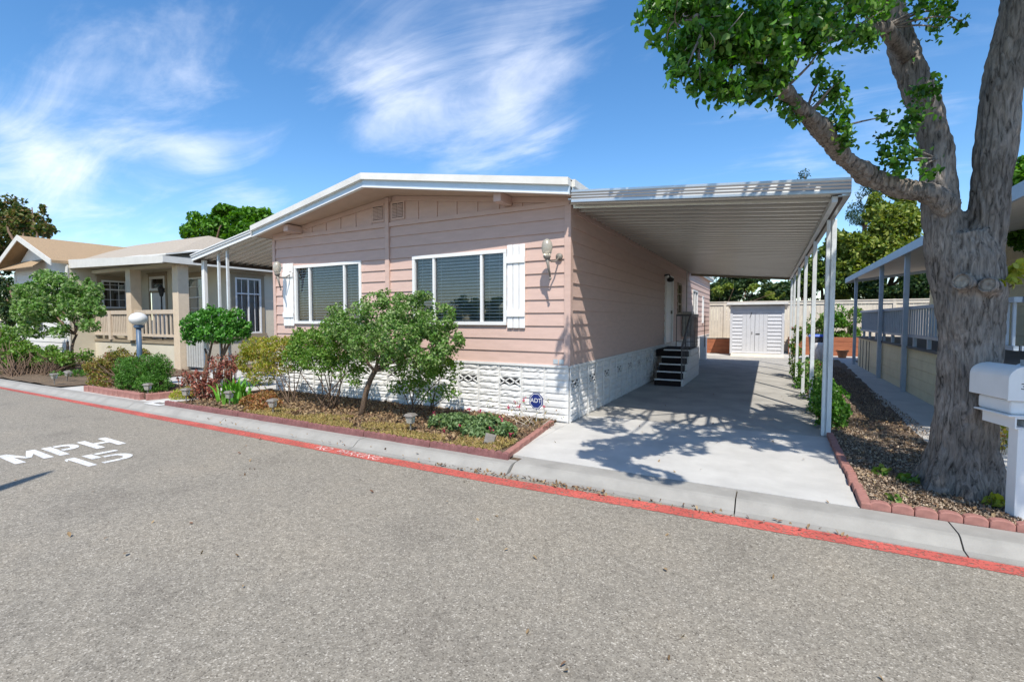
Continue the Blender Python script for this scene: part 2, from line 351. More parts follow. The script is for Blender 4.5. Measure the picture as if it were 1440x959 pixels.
def window(par, W, u0, u1, z0, z1, mull=(), rows=(), fr=.06, out=.045, glass=None, fmat=None, blind='slats', gridx=(), gridz=(), depth=.22, label=None):
    f = MB(); mw = fr*.75
    W.box(f, u0, u1, z1-fr, z1, -.04, out); W.box(f, u0, u1, z0, z0+fr, -.04, out+.008)
    W.box(f, u0, u0+fr, z0+fr, z1-fr, -.04, out-.003); W.box(f, u1-fr, u1, z0+fr, z1-fr, -.04, out-.003)
    for m in mull: W.box(f, m-mw/2, m+mw/2, z0+fr, z1-fr, -.035, out-.01)
    for r in rows: W.box(f, u0+fr, u1-fr, r-mw/2, r+mw/2, -.035, out-.014)
    for g in gridx: W.box(f, g-.009, g+.009, z0+fr, z1-fr, .003, .013)
    for g in gridz: W.box(f, u0+fr, u1-fr, g-.009, g+.009, .0035, .0125)
    # reveal and dark room behind
    fo = f.build('window', fmat or mCLEANW, par)
    if label: fo['label'] = label
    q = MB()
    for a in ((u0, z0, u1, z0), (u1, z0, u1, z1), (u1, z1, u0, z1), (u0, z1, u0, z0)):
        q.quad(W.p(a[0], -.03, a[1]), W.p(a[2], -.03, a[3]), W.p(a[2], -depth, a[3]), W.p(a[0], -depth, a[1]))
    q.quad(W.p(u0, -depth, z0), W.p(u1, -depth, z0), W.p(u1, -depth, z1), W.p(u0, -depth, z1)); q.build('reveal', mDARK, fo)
    edges = [u0+fr, *sorted(mull), u1-fr]
    for a, b in zip(edges, edges[1:]):
        g = MB(); g.quad(W.p(a, -.005, z0+fr), W.p(b, -.005, z0+fr), W.p(b, -.005, z1-fr), W.p(a, -.005, z1-fr)); g.build('pane', glass or mGLASS, fo)
        if blind == 'slats':
            s = MB(); n = int((z1-z0-2*fr)/.058)
            for i in range(n):
                z = z0+fr+.022+i*.058; t = random.uniform(-.002, .002)
                s.quad(W.p(a+.012, -.05, z-.014+t), W.p(b-.012, -.05, z-.014+t), W.p(b-.012, -.095, z+.014+t), W.p(a+.012, -.095, z+.014+t))
            for u in (a+.12, b-.12): W.box(s, u-.002, u+.002, z0+fr, z1-fr, -.049, -.047)
            s.build('blind', mBLIND, fo)
        elif blind == 'curtain':
            s = MB(); n = 24
            for i in range(n):
                ua, ub = a+(b-a)*i/n, a+(b-a)*(i+1)/n; na, nb = -.12+.03*math.sin(i*2.1), -.12+.03*math.sin((i+1)*2.1)
                s.quad(W.p(ua, na, z0+fr), W.p(ub, nb, z0+fr), W.p(ub, nb, z1-fr), W.p(ua, na, z1-fr))
            s.build('curtain', mCURT, fo)
    return fo

def np_mesh(name, verts, faces_n, k, mat, parent=None, loc=None, smooth=False):
    """verts (n,3), faces: index array (m,k)"""
    me = bpy.data.meshes.new(name)
    off = np.array(ORG.get(parent.name, (0, 0, 0)) if parent else (loc or (0, 0, 0)))
    vv = (verts-off).astype(np.float32)
    me.vertices.add(len(vv)); me.vertices.foreach_set('co', vv.ravel())
    m = len(faces_n); me.loops.add(m*k); me.loops.foreach_set('vertex_index', faces_n.astype(np.int32).ravel())
    me.polygons.add(m); me.polygons.foreach_set('loop_start', np.arange(0, m*k, k, dtype=np.int32)); me.polygons.foreach_set('loop_total', np.full(m, k, np.int32))
    me.materials.append(mat); me.update(calc_edges=True)
    return link(name, me, parent, loc or (0, 0, 0))
def leaves(name, pts, size, mat, parent=None, wid=.5, droop=.3, flat=.3, fold=.25, axis=None, var=.35, loc=None):
    """one folded leaf of 2 quads per point"""
    pts = np.asarray(pts, float); n = len(pts)
    d = rng.normal(size=(n, 3)); d[:, 2] -= droop*1.5
    if axis is not None: d = d*.5+np.asarray(axis)*1.2
    d /= np.linalg.norm(d, axis=1, keepdims=True)+1e-9
    nr = rng.normal(size=(n, 3)); nr[:, 2] += flat*4
    sd = np.cross(d, nr); sd /= np.linalg.norm(sd, axis=1, keepdims=True)+1e-9
    up = np.cross(sd, d)
    s = (size*(1+var*rng.uniform(-1, 1, n)))[:, None]; w = s*wid*.5
    b = pts-d*s*.5; t = pts+d*s*.5-up*s*.08
    def e(f, k, side): return b+d*s*f+sd*w*k*side+up*w*fold*k
    vv = np.stack([b, e(.3, 1, 1), e(.68, .85, 1), t, e(.68, .85, -1), e(.3, 1, -1)], 1).reshape(-1, 3)
    i = np.arange(n)[:, None]*6
    f = np.concatenate([i+np.array([[0, 1, 2, 3]]), i+np.array([[0, 3, 4, 5]])], 1).reshape(-1, 4)
    return np_mesh(name, vv, f, 4, mat, parent, loc)
def blob(c, r, n, hollow=.45, gap=0, gs=2.0):
    """points in an ellipsoid, gathered towards its skin, thinned by noise"""
    c = np.array(c, float); r = np.array(r if hasattr(r, '__len__') else (r, r, r), float); out = []
    while len(out) < n:
        d = rng.normal(size=3); d /= np.linalg.norm(d); k = rng.uniform(hollow**3, 1)**(1/3)
        q = mn.noise(V(d*1.7+c*.7)); k *= 1+.28*q
        p = c+d*r*k
        if gap and mn.noise(V(p*gs)) < gap-.5: continue
        out.append(p)
    return np.array(out).reshape(-1, 3)
def clumps(cs, n, r, jitter=.0):
    """n points round each of the centres"""
    cs = np.asarray(cs); return (cs[:, None, :]+rng.normal(size=(len(cs), n, 3))*r).reshape(-1, 3)
def limb(mb, a, b, r0, r1, bend=.12, seg=7, steps=6, ret=False):
    a, b = V(a), V(b); L_ = (b-a).length; pts = []; j = V((random.uniform(-1, 1), random.uniform(-1, 1), random.uniform(-.4, .6)))*bend*L_
    k2 = V((random.uniform(-1, 1), random.uniform(-1, 1), 0))*bend*.4*L_
    for i in range(steps+1):
        t = i/steps; pts.append(a.lerp(b, t)+j*math.sin(math.pi*t)+k2*math.sin(2*math.pi*t))
    mb.tube(pts, [r0+(r1-r0)*i/steps for i in range(steps+1)], seg); return pts

# ------------------------------------------------------------------ light and sky
SUN = V((.35, -.637, 1)).normalized()
EL = math.asin(SUN.z); AZ = math.atan2(SUN.x, SUN.y)
sl = bpy.data.lights.new('sun', 'SUN'); so = bpy.data.objects.new('sun', sl); COL.objects.link(so)
sl.energy = 4.3; sl.angle = R(.53); sl.color = (1, .94, .85); so.rotation_euler = SUN.to_track_quat('Z', 'Y').to_euler(); so.location = (10, -20, 30)
w = bpy.data.worlds.new('World'); sc.world = w; w.use_nodes = True; nt = w.node_tree; nt.nodes.clear()
out = N(nt, 'ShaderNodeOutputWorld'); bg = N(nt, 'ShaderNodeBackground', Strength=.15); L(nt, bg.outputs[0], out.inputs[0])
sky = N(nt, 'ShaderNodeTexSky', sky_type='NISHITA', sun_disc=False, sun_elevation=EL, sun_rotation=AZ, air_density=1.0, dust_density=.35, ozone_density=2.5)
hs = N(nt, 'ShaderNodeHueSaturation', Saturation=1.25, Value=1.0); L(nt, sky.outputs[0], hs.inputs['Color'])
tc = N(nt, 'ShaderNodeTexCoord'); dirv = tc.outputs['Generated']
sep = N(nt, 'ShaderNodeSeparateXYZ'); L(nt, dirv, sep.inputs[0])
def math_(op, a, b=None, clamp=False):
    m = N(nt, 'ShaderNodeMath', operation=op, use_clamp=clamp)
    for i, q in enumerate((a, b)):
        if q is None: continue
        if isinstance(q, (int, float)): m.inputs[i].default_value = q
        else: L(nt, q, m.inputs[i])
    return m.outputs[0]
zc = math_('ADD', math_('MAXIMUM', sep.outputs[2], 0.0), .18)
cmb = N(nt, 'ShaderNodeCombineXYZ'); L(nt, math_('DIVIDE', sep.outputs[0], zc), cmb.inputs[0]); L(nt, math_('DIVIDE', sep.outputs[1], zc), cmb.inputs[1])
mp = N(nt, 'ShaderNodeMapping'); mp.inputs['Rotation'].default_value = (0, 0, R(-20)); mp.inputs['Scale'].default_value = (.9, 2.6, 1); L(nt, cmb.outputs[0], mp.inputs[0])
n1 = N(nt, 'ShaderNodeTexNoise', Scale=1.3, Detail=9.0, Roughness=.62, Distortion=.7); L(nt, mp.outputs[0], n1.inputs['Vector'])
n2 = N(nt, 'ShaderNodeTexNoise', Scale=2.2, Detail=6.0, Roughness=.55, Distortion=.4); L(nt, cmb.outputs[0], n2.inputs['Vector'])
fld = math_('ADD', math_('MULTIPLY', n1.outputs['Fac'], .62), math_('MULTIPLY', n2.outputs['Fac'], .38))
def spot(px, py, r_in, r_out, gain):
    d = ray(px, py).normalized(); vm = N(nt, 'ShaderNodeVectorMath', operation='DISTANCE'); L(nt, dirv, vm.inputs[0]); vm.inputs[1].default_value = d
    mr = N(nt, 'ShaderNodeMapRange', interpolation_type='SMOOTHSTEP'); L(nt, vm.outputs['Value'], mr.inputs['Value'])
    mr.inputs['From Min'].default_value = r_in; mr.inputs['From Max'].default_value = r_out; mr.inputs['To Min'].default_value = gain; mr.inputs['To Max'].default_value = 0
    return mr.outputs[0]
acc = None
for sp in [(700, 10, .02, .36, .18), (530, 105, .0, .17, .19), (720, 155, .0, .18, .15), (600, 195, .0, .22, .13), (60, 215, .02, .24, .19), (320, 235, .0, .17, .14), (150, 300, .02, .25, .05), (1180, 170, .02, .35, .11), (260, 50, .0, .22, .12)]:
    s_ = spot(*sp); acc = s_ if acc is None else math_('ADD', acc, s_)
cl = N(nt, 'ShaderNodeMapRange', interpolation_type='SMOOTHSTEP'); L(nt, math_('ADD', fld, acc), cl.inputs['Value'])
cl.inputs['From Min'].default_value = .56; cl.inputs['From Max'].default_value = 1.0; cl.inputs['To Max'].default_value = .84
mixc = N(nt, 'ShaderNodeMix', data_type='RGBA'); L(nt, cl.outputs[0], mixc.inputs[0]); L(nt, hs.outputs[0], mixc.inputs[6]); mixc.inputs[7].default_value = (6.2, 6.4, 7.0, 1)
L(nt, mixc.outputs[2], bg.inputs['Color'])
sc.view_settings.view_transform = 'Standard'; sc.view_settings.look = 'None'; sc.view_settings.exposure = 0.48; sc.view_settings.gamma = 1
sc.render.engine = 'CYCLES'; sc.cycles.use_denoising = True
sc.cycles.max_bounces = 8; sc.cycles.transparent_max_bounces = 24; sc.cycles.diffuse_bounces = 4

# ================================================================== SETTING
def struct(mb, name, mat, **kw): return tag(mb.build(name, mat, **kw), kind='structure')
g = MB(); g.quad((-900, -900, -.16), (900, -900, -.16), (900, 900, -.16), (-900, 900, -.16)); struct(g, 'ground', mGROUND)
g = MB(); g.quad((-120, -7, -.1), (90, -7, -.1), (90, 4.76, -.1), (-120, 4.76, -.1)); struct(g, 'road', mASPH)
g = MB(); g.box(-60, 40, 5.0, 60, -.15, -.03); struct(g, 'yard_ground', mSOIL)
# kerb: rolled profile in lengths with open joints
kb = MB()
js = [-70, -40, -28, -21, -17.2, -14, -11.3, -8.2, -5.05, -2.62, -.26, 1.33, 4.4, 7.5, 11, 40]
for a, b in zip(js, js[1:]):
    back = 4.99 if b < -2.5 else 5.165
    sh = -.07 if b < -2.5 else 0
    prof = [(4.70+sh, -.2), (4.70+sh, -.088), (4.79+sh, -.082), (4.835+sh, -.05), (4.88+sh, -.016), (4.92+sh, -.003), (back, .001), (back, -.2)]
    n = max(1, int((b-a)/1.2)); xs = [a+.006+(b-a-.012)*i/n for i in range(n+1)]
    for x0, x1 in zip(xs, xs[1:]): kb.extr([(x0, y, z) for y, z in prof], (x1-x0, 0, 0))
struct(kb, 'kerb', mKERB)
# red line, polyline on the road
rl = MB(); pts = [(-60, 4.6), (-30, 4.62), (-18.6, 4.62), (-13.4, 4.6), (-9.86, 4.54), (-7, 4.53), (-5, 4.51), (-2.6, 4.515), (-1.2, 4.57), (-.24, 4.60), (.55, 4.63), (1.6, 4.64), (12, 4.6)]
W_ = .105
for a, b in zip(pts, pts[1:]): rl.quad((a[0], a[1]-W_, -.096), (b[0], b[1]-W_, -.096), (b[0], b[1]+W_*.85, -.096), (a[0], a[1]+W_*.85, -.096))
struct(rl, 'red_road_line', mRED)
# MPH 15 : strokes in letter units (u across, v up), laid on the road
def stroke_text(glyphs, org, du, dv, z):
    m = MB()
    k = 0
    for polys, ux, uw in glyphs:
        for p in polys: k += 1; m.quad(*[(org[0]+du[0]*(ux+q[0]*uw)+dv[0]*q[1], org[1]+du[1]*(ux+q[0]*uw)+dv[1]*q[1], z+.0005*(k % 5)) for q in p])
    return m
def arc(cx, cy, rx, ry, a0, a1, tx, ty, n=9):
    o = []
    for i in range(n):
        t0, t1 = R(a0+(a1-a0)*i/n), R(a0+(a1-a0)*(i+1)/n)
        f = lambda t, k, j: (cx+(rx-k)*math.cos(t), cy+(ry-j)*math.sin(t))
        o.append([f(t0, 0, 0), f(t1, 0, 0), f(t1, tx, ty), f(t0, tx, ty)])
    return o
s_ = .27
gM = [[(0, 0), (s_, 0), (s_*.8, 1), (0, 1)], [(1-s_, 0), (1, 0), (1, 1), (1-s_*.8, 1)], [(0, 1), (s_*.9, 1), (.58, .32), (.42, .32)], [(1-s_*.9, 1), (1, 1), (.58, .32), (.42, .32)]]
gP = [[(0, 0), (.3, 0), (.3, 1), (0, 1)], [(.36, .84), (.6, .84), (.6, 1), (.36, 1)], [(.36, .4), (.6, .4), (.6, .56), (.36, .56)]]+arc(.6, .7, .4, .3, -90, 90, .27, .16)
gH = [[(0, 0), (.28, 0), (.28, 1), (0, 1)], [(.72, 0), (1, 0), (1, 1), (.72, 1)], [(.28, .42), (.72, .42), (.72, .58), (.28, .58)]]
g1 = [[(.35, 0), (1, 0), (1, 1), (.35, 1)], [(0, .72), (.35, .9), (.35, 1), (.1, .9)]]
g5 = [[(0, .52), (.28, .52), (.28, 1), (0, 1)], [(.34, .84), (1, .84), (1, 1), (.34, 1)], [(.0, .0), (.5, .0), (.5, .13), (.0, .13)], [(.34, .49), (.55, .49), (.55, .62), (.34, .62)]]+arc(.55, .31, .45, .31, -95, 90, .28, .14)
t = stroke_text([(gM, 0, .36), (gP, .42, .33), (gH, .80, .34)], (-8.13, 2.21), (.03, 1), (-.68, .02), -.0955); struct(t, 'speed_marking', mRPW)
t = stroke_text([(g1, 0, .13), (g5, .2, .36)], (-7.22, 2.55), (.03, 1), (-.63, 0), -.0955); struct(t, 'speed_number_marking', mRPW)
def text_obj(name, body, mat, mtx, parent=None, size=.1, ext=.0008, sx=1, kind=None):
    cu = bpy.data.curves.new(name+'_src', 'FONT'); cu.body = body; cu.size = size; cu.extrude = ext; cu.align_x = 'CENTER'; cu.align_y = 'CENTER'
    to = bpy.data.objects.new(name+'_src', cu); COL.objects.link(to); bpy.context.view_layer.update()
    me = bpy.data.meshes.new_from_object(to.evaluated_get(bpy.context.evaluated_depsgraph_get())); me.name = name
    bpy.data.objects.remove(to); bpy.data.curves.remove(cu)
    mtx = mtx @ Matrix.Diagonal((sx, 1, 1, 1)); org = V(ORG.get(parent.name, (0, 0, 0))) if parent else V((0, 0, 0))
    me.transform(Matrix.Translation(-org) @ mtx); me.materials.clear(); me.materials.append(mat)
    o = link(name, me, parent)
    if kind: tag(o, kind=kind)
    return o
text_obj('no_parking_marking', 'NO  PARKING', mREDW, Matrix.Translation((-4.93, 4.505, -.094)), None, .19, 0, .98, 'structure')
# address square painted on the kerb, a blurred dark figure in it
g = MB(); g.quad((-10.98, 4.85, .006), (-10.42, 4.85, .006), (-10.42, 5.17, .006), (-10.98, 5.17, .006)); struct(g, 'address_marking', mRPW)
g = MB()
for x0, x1, y0, y1 in ((-10.84, -10.76, 4.96, 5.08), (-10.73, -10.67, 4.95, 5.09), (-10.64, -10.56, 4.96, 5.06)): g.quad((x0, y0, .009), (x1, y0, .009), (x1, y1, .009), (x0, y1, .009))
struct(g, 'address_digits_marking', mBRONZE)
# concrete
d1 = MB(); d1.extr([(-2.84, 5.18, -.14), (.73, 5.18, -.14), (.735, 8.06, -.14), (-2.84, 7.94, -.14)], (0, 0, .141)); d1.extr([(-2.845, 5.18, -.14), (-2.845, 7.17, -.14), (-3.06, 7.17, -.14)], (0, 0, .141)); struct(d1, 'driveway_apron', mCONC)
d2 = MB()
ys = [8.0, 12.35, 16.6, 20.6, 24.0]
for i, (a, b) in enumerate(zip(ys, ys[1:])):
    a2, b2 = a+.008, b-.008
    d2.extr([(-2.86, a2-(.055 if i == 0 else 0), -.14), (.735, a2+(.065 if i == 0 else 0), -.14), (.69 if i == 3 else .735, b2, -.14), (-2.86, b2, -.14)], (0, 0, .14))
struct(d2, 'driveway', mCONC2)
g = MB(); g.box(-4.5, 5.5, 24.01, 27.4, -.14, -.004); struct(g, 'rear_patio', mCONC)
g = MB(); g.extr([(-16.2, 5.0, -.14), (-10.47, 5.0, -.14), (-10.5, 6.2, -.14), (-10.3, 9.6, -.14), (-17.0, 9.6, -.14)], (0, 0, .137)); struct(g, 'front_walkway', mCONC)
g = MB()
for a, b in ((6.9, 9.4), (9.4, 12.4), (12.4, 15.4), (15.4, 18.6), (18.6, 23.99)): 
    l = lambda y: 1.80+(y-8)*.043
    g.extr([(l(a), a+.006, -.14), (2.95, a+.006, -.14), (2.95, b-.006, -.14), (l(b), b-.006, -.14)], (0, 0, .15))
struct(g, 'side_path', mCONC)
def mound(name, x0, x1, y0, y1, z, mat, amp=.04, res=.12, edge=True, shape=None):
    nx, ny = int((x1-x0)/res)+1, int((y1-y0)/res)+1; m = MB(); P = []
    for j in range(ny+1):
        for i in range(nx+1):
            x, y = x0+(x1-x0)*i/nx, y0+(y1-y0)*j/ny
            if shape: x, y = shape(x, y)
            P.append((x, y, z+amp*mn.noise(V((x*1.7, y*1.7, 3)))+amp*.5*mn.noise(V((x*6, y*6, 1)))))
    m.add(P, [(j*(nx+1)+i, j*(nx+1)+i+1, (j+1)*(nx+1)+i+1, (j+1)*(nx+1)+i) for j in range(ny) for i in range(nx)])
    return struct(m, name, mat, smooth=True)
mound('garden_bed', -10.4, -2.84, 5.0, 7.2, .035, mSOIL, shape=lambda x, y: (x-(x+10.4)/7.56*(y-5.0)*.125, y))
mound('mulch_bed', .78, 1.86, 5.2, 22, .02, mBARKCHIP, .035, .1, shape=lambda x, y: (x+(max(0, y-8)*.043)*(x-.78)/1.08, y))
mound('mulch_bed_by_the_tree', 1.87, 8, 5.2, 6.88, .02, mBARKCHIP, .035)
mound('neighbour_bed', -40, -15.3, 5.0, 8.6, .03, mSOIL, .04, .3)
mound('corner_bed', -14.1, -11.35, 5.1, 6.6, .05, mSOIL)

# ================================================================== PINK HOUSE
HX0, HX1, HY, HY2, ZS, ZT, RX = -10.13, -2.85, 7.2, 26.8, .93, 3.5, -6.5
house = thing('pink_house', 'single storey pink lap-sided mobile home with white block skirting and a low white gable roof', 'house', (RX, HY, 0))
WF = Wall((0, HY, 0), (1, 0, 0), (0, -1, 0)); WR = Wall((HX1, 0, 0), (0, 1, 0), (1, 0, 0)); WL = Wall((HX0, 0, 0), (0, 1, 0), (-1, 0, 0))
w2 = (-6.03, -3.98, 1.58, 2.87); w1 = (-9.42, -7.37, 1.58, 2.87)
ztop = lambda x: 4.065-.128*abs(x-RX)
m = MB()
WF.lap(m, HX0, HX1, ZS, ZT, .2142, [w1, w2])
door = (14.98, 15.98, .95, 2.95); slitw = (17.1, 17.85, 1.85, 2.92); rw1 = (20.6, 22.1, 1.75, 2.88); rw2 = (23.7, 24.2, 1.5, 2.75)
WR.lap(m, HY, HY2, ZS, ZT+.1, .2225, [door, slitw, rw1, rw2]); WL.lap(m, HY, HY2, ZS, ZT+.1, .2225)
m.quad((HX0, HY2, 0), (HX1, HY2, 0), (HX1, HY2, ZT), (HX0, HY2, ZT))
m.build('wall', mPINK, house)
m = MB()   # gable panel, battens, frieze, rake trim, corner boards
m.add([(HX0, HY-.004, ZT), (HX1, HY-.004, ZT), (HX1, HY-.004, ztop(HX1)), (RX, HY-.004, ztop(RX)), (HX0, HY-.004, ztop(HX0))], [(0, 1, 2, 3, 4)])
x = HX0+.3
bx_ = [RX-.15-.44*k for k in range(1, 9)]+[RX+.15+.44*k for k in range(1, 9)]
for x in bx_:
    if HX0 < x < HX1 and ztop(x)-.12 > ZT+.05: WF.box(m, x-.02, x+.02, ZT+.055, ztop(x)-.085, .0, .02)
m.build('gable_panel', mPINK, house)
m = MB()
WF.box(m, HX0, -6.70, ZT-.02, ZT+.055, .0, .04); WF.box(m, -6.60, HX1, ZT-.02, ZT+.055, .0, .04); WF.box(m, -6.70, -6.60, 1.0, 4.04, 0, .055)
for s in (-1, 1):
    e = HX1 if s > 0 else HX0
    a = RX+s*.055
    m.add([(a, HY-.032, ztop(a)-.09), (e, HY-.032, ztop(e)-.09), (e, HY-.032, ztop(e)), (a, HY-.032, ztop(a)), (a, HY, ztop(a)-.09), (e, HY, ztop(e)-.09)], [(0, 1, 2, 3), (0, 1, 5, 4)])
WF.box(m, HX1-.075, HX1+.03, ZS, ztop(HX1)-.1, .026, .034); WR.box(m, HY-.03, HY+.075, ZS, ztop(HX1)-.1, .026, .033); WF.box(m, HX0-.03, HX0+.06, ZS, ztop(HX0)-.1, .026, .034)
m.build('trim', mPINK, house)
for u0, u1, z0, z1 in ((-7.06, -6.74, 3.60, 3.94), (-6.56, -6.22, 3.60, 3.95)):
    m = MB(); WF.box(m, u0, u1, z0, z1, .0, .028); v_ = m.build('gable_vent', mPINK, house)
    q = MB()
    for k in (0, 1):
        c = u0+(u1-u0)*(.29+.42*k)
        WF.box(q, c-.065, c+.065, z0+.04, z1-.04, .0285, .0295)
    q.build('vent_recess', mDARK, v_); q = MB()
    for k in (0, 1):
        c = u0+(u1-u0)*(.29+.42*k)
        for i in range(9):
            z = z0+.05+i*(z1-z0-.1)/9
            WF.box(q, c-.065, c+.065, z, z+.018, .03, .04)
    q.build('louvre', mPINK, v_)
window(house, WF, *w2, mull=(-5.53, -4.49)); window(house, WF, *w1, mull=(-8.93, -7.86))
for u0, u1 in ((-3.965, -3.62), (-9.79, -9.44)):
    m = MB(); n = 3
    for i in range(n):
        a = u0+(u1-u0)*i/n; WF.box(m, a+.006, a+(u1-u0)/n-.006, 1.53, 2.93, .026, .052)
    for z in (1.72, 2.62): WF.box(m, u0+.002, u1-.002, z, z+.11, .052, .075)
    for i in range(n):
        a = u0+(u1-u0)*(i+.5)/n
    m.build('shutter', mWHITE, house, bevel=.004)
# sconces: plate, arm, hanging tail, egg-shaped glass
def sconce(x, z):
    p = MB(); c = V((x+.09, HY-.03, z-.1))
    p.tube([c+V((0, .02, 0)), c+V((0, -.03, 0))], .055, 14); p.tube([c, c+V((-.01, -.14, -.09)), c+V((-.03, -.25, -.10)), c+V((-.09, -.29, -.03))], .014, 8)
    p.tube([c+V((-.09, -.29, -.06)), c+V((-.07, -.27, -.2)), c+V((-.055, -.24, -.34))], [.03, .02, .012], 8); p.lathe(c+V((-.055, -.24, -.36)), [(.004, -.03), (.02, -.015), (.02, .01), (.006, .02)], 10)
    p.lathe(c+V((-.09, -.29, -.03)), [(.02, -.05), (.05, -.02), (.062, .01), (.06, .02)], 14)
    o = p.build('wall_lamp', mBRONZE, house, smooth=True)
    q = MB(); q.lathe(c+V((-.09, -.29, -.01)), [(.05, 0), (.072, .04), (.086, .10), (.085, .16), (.068, .215), (.042, .245), (.012, .26)], 20); q.build('lamp_shade', mFROST, o, smooth=True)
sconce(-3.1, 2.78); sconce(-9.60, 2.80)
m = MB()
for i, u in enumerate((-3.07, -2.97)): WF.box(m, u-.04, u+.04, .955, 1.03, .03, .034)
m.build('sticker', mFASC, house)
# skirting of split-face block panels with lattice vents
def skirt(W, u0, u1, pw, zt, plain=None):
    m = MB(); vents = []; n = round((u1-u0)/pw); rows = 8; rh = zt/rows
    for i in range(n):
        a, b = u0+(u1-u0)*i/n, u0+(u1-u0)*(i+1)/n
        pl_ = plain and plain[0] < (a+b)/2 < plain[1]
        for r in range(rows):
            z0, z1 = r*rh, (r+1)*rh
            if r == 5 and i % 2 == 0 and not pl_: vents.append((a, b, z0, z1)); continue
            nu, nz = 7, 4; P = []; rough = .001 if pl_ else .012
            for jz in range(nz+1):
                for ju in range(nu+1):
                    fu, fz = ju/nu, jz/nz
                    h = .006+.018*min(1, 5*min(fz, 1-fz))*min(1, 9*min(fu, 1-fu))
                    uu, zz = a+(b-a)*fu, z0+(z1-z0)*fz
                    if 0 < fu < 1 and 0 < fz < 1: h += rough*mn.noise(V((uu*14, zz*22, W.O.x)))*1.6
                    P.append(W.p(uu, h, zz))
            m.add(P, [(jz*(nu+1)+ju, jz*(nu+1)+ju+1, (jz+1)*(nu+1)+ju+1, (jz+1)*(nu+1)+ju) for jz in range(nz) for ju in range(nu)])
        W.box(m, a-.008, a+.008, 0, zt, .018, .03)
    W.box(m, u0, u1, zt-.005, zt+.035, -.01, .045)
    return m, vents
for W, a, b, pw, pl in ((WF, HX0, HX1, .437, (-3.33, -2.8)), (WR, HY, HY2, .44, None)):
    m, vents = skirt(W, a, b, pw, ZS-.03, pl)
    m.build('skirting', mSKIRT, house)
    for a, b, z0, z1 in vents:
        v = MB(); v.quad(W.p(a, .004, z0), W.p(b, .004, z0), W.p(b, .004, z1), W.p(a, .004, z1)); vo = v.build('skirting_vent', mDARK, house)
        lt = MB()
        for j in range(2):
            ua, ub = a+.02+(b-a-.04)*j/2, a+.02+(b-a-.04)*(j+1)/2
            for za, zb in ((z0, z1), (z1, z0)): lt.bar(W.p(ua, .022, za), W.p(ub, .022, zb), .02, .022, up=W.N)
        W.box(lt, a, a+.02, z0, z1, .004, .034); W.box(lt, b-.02, b, z0, z1, .004, .034); lt.build('lattice', mSKIRT, vo)
# roof: two slopes, prow front edge deeper at the ridge
zr = lambda x: 4.275-.128*abs(x-RX)
XE0, XE1 = -10.42, -2.72
yf = lambda x: 6.40+.45*abs(x-RX)/3.78
m = MB(); YB = 27.15
for e in (XE0, XE1):
    for zz, th in ((0, .02),):
        m.hexa([(RX, yf(RX)+.05, zr(RX)-.02), (e, yf(e)+.05, zr(e)-.02), (e, YB, zr(e)-.02), (RX, YB, zr(RX)-.02), (RX, yf(RX)+.05, zr(RX)), (e, yf(e)+.05, zr(e)), (e, YB, zr(e)), (RX, YB, zr(RX))])
roof = m.build('roof', mROOFW, house)
m = MB()
for e in (XE0, XE1):
    z = lambda x: zr(x)-.205
    m.quad((RX, yf(RX)+.06, z(RX)), (e, yf(e)+.06, z(e)), (e, YB, z(e)), (RX, YB, z(RX)))
m.build('soffit', mSOFFIT, roof)
def band(m, za, zb, out, back):
    for e in (XE0, XE1):
        f = lambda x, o: yf(x)-o
        P = []
        for zo in (za, zb):
            P += [(RX, f(RX, out), zr(RX)+zo), (e, f(e, out), zr(e)+zo), (e, f(e, -back), zr(e)+zo), (RX, f(RX, -back), zr(RX)+zo)]
        m.hexa(P)
m = MB(); band(m, -.10, .012, .06, .1)
for e, s in ((XE0, -1), (XE1, 1)): m.box(min(e, e+s*.05), max(e, e+s*.05), yf(e)+.1, YB, zr(e)-.1, zr(e)+.012)
m.build('roof_edge', mROOFW, roof)
m = MB(); band(m, -.215, -.10, 0, .04)
for e, s in ((XE0, -1), (XE1, 1)): m.box(min(e, e+s*.02), max(e, e+s*.02), yf(e)+.1, YB, zr(e)-.215, zr(e)-.1)
m.build('fascia', mFASC, roof)
m = MB(); band(m, -.235, -.215, .03, .04); m.build('drip_edge', mCLEANW, roof)
for xb in (-3.95, -9.2):
    m = MB(); zz = ztop(xb)
    m.box(xb-.07, xb+.07, yf(xb)+.09, HY-.01, zz-.155, zz-.012); m.build('beam_end', mPINK, house, bevel=.004)
# side door, narrow window, rear windows, lamp over the door
m = MB(); WR.box(m, door[0], door[1], door[2], door[3], -.05, .02); d = m.build('door', mWHITE, house)
q = MB(); WR.box(q, 15.88, 15.93, 1.85, 1.95, .02, .07); q.build('handle', mBRONZE, d)
m = MB(); WR.box(m, door[0]-.09, door[0]-.005, .95, 3.03, .0, .07); WR.box(m, door[1]+.005, door[1]+.09, .95, 3.03, .0, .07); WR.box(m, door[0]-.09, door[1]+.09, 2.955, 3.03, 0, .069); m.build('door_frame', mWHITE, house)
window(house, WR, *slitw, rows=(2.2, 2.55), blind=None, fmat=mTAUPE, glass=mGLASS2)
window(house, WR, *rw1, mull=(21.35,), blind='slats'); window(house, WR, *rw2, blind=None, glass=mGLASS2)
m = MB(); m.tube([(HX1, 14.75, 2.97), (HX1+.16, 14.75, 3.0), (HX1+.2, 14.75, 2.9)], .02, 8); m.lathe((HX1+.2, 14.75, 2.78), [(.05, 0), (.1, .03), (.1, .1), (.03, .14)], 12); m.build('door_lamp', mBLACK, house)
m = MB(); m.box(HX1+.03, HX1+.35, 18.1, 18.75, 1.05, 1.95); mt = m.build('meter_box', mMETER, house, bevel=.01)
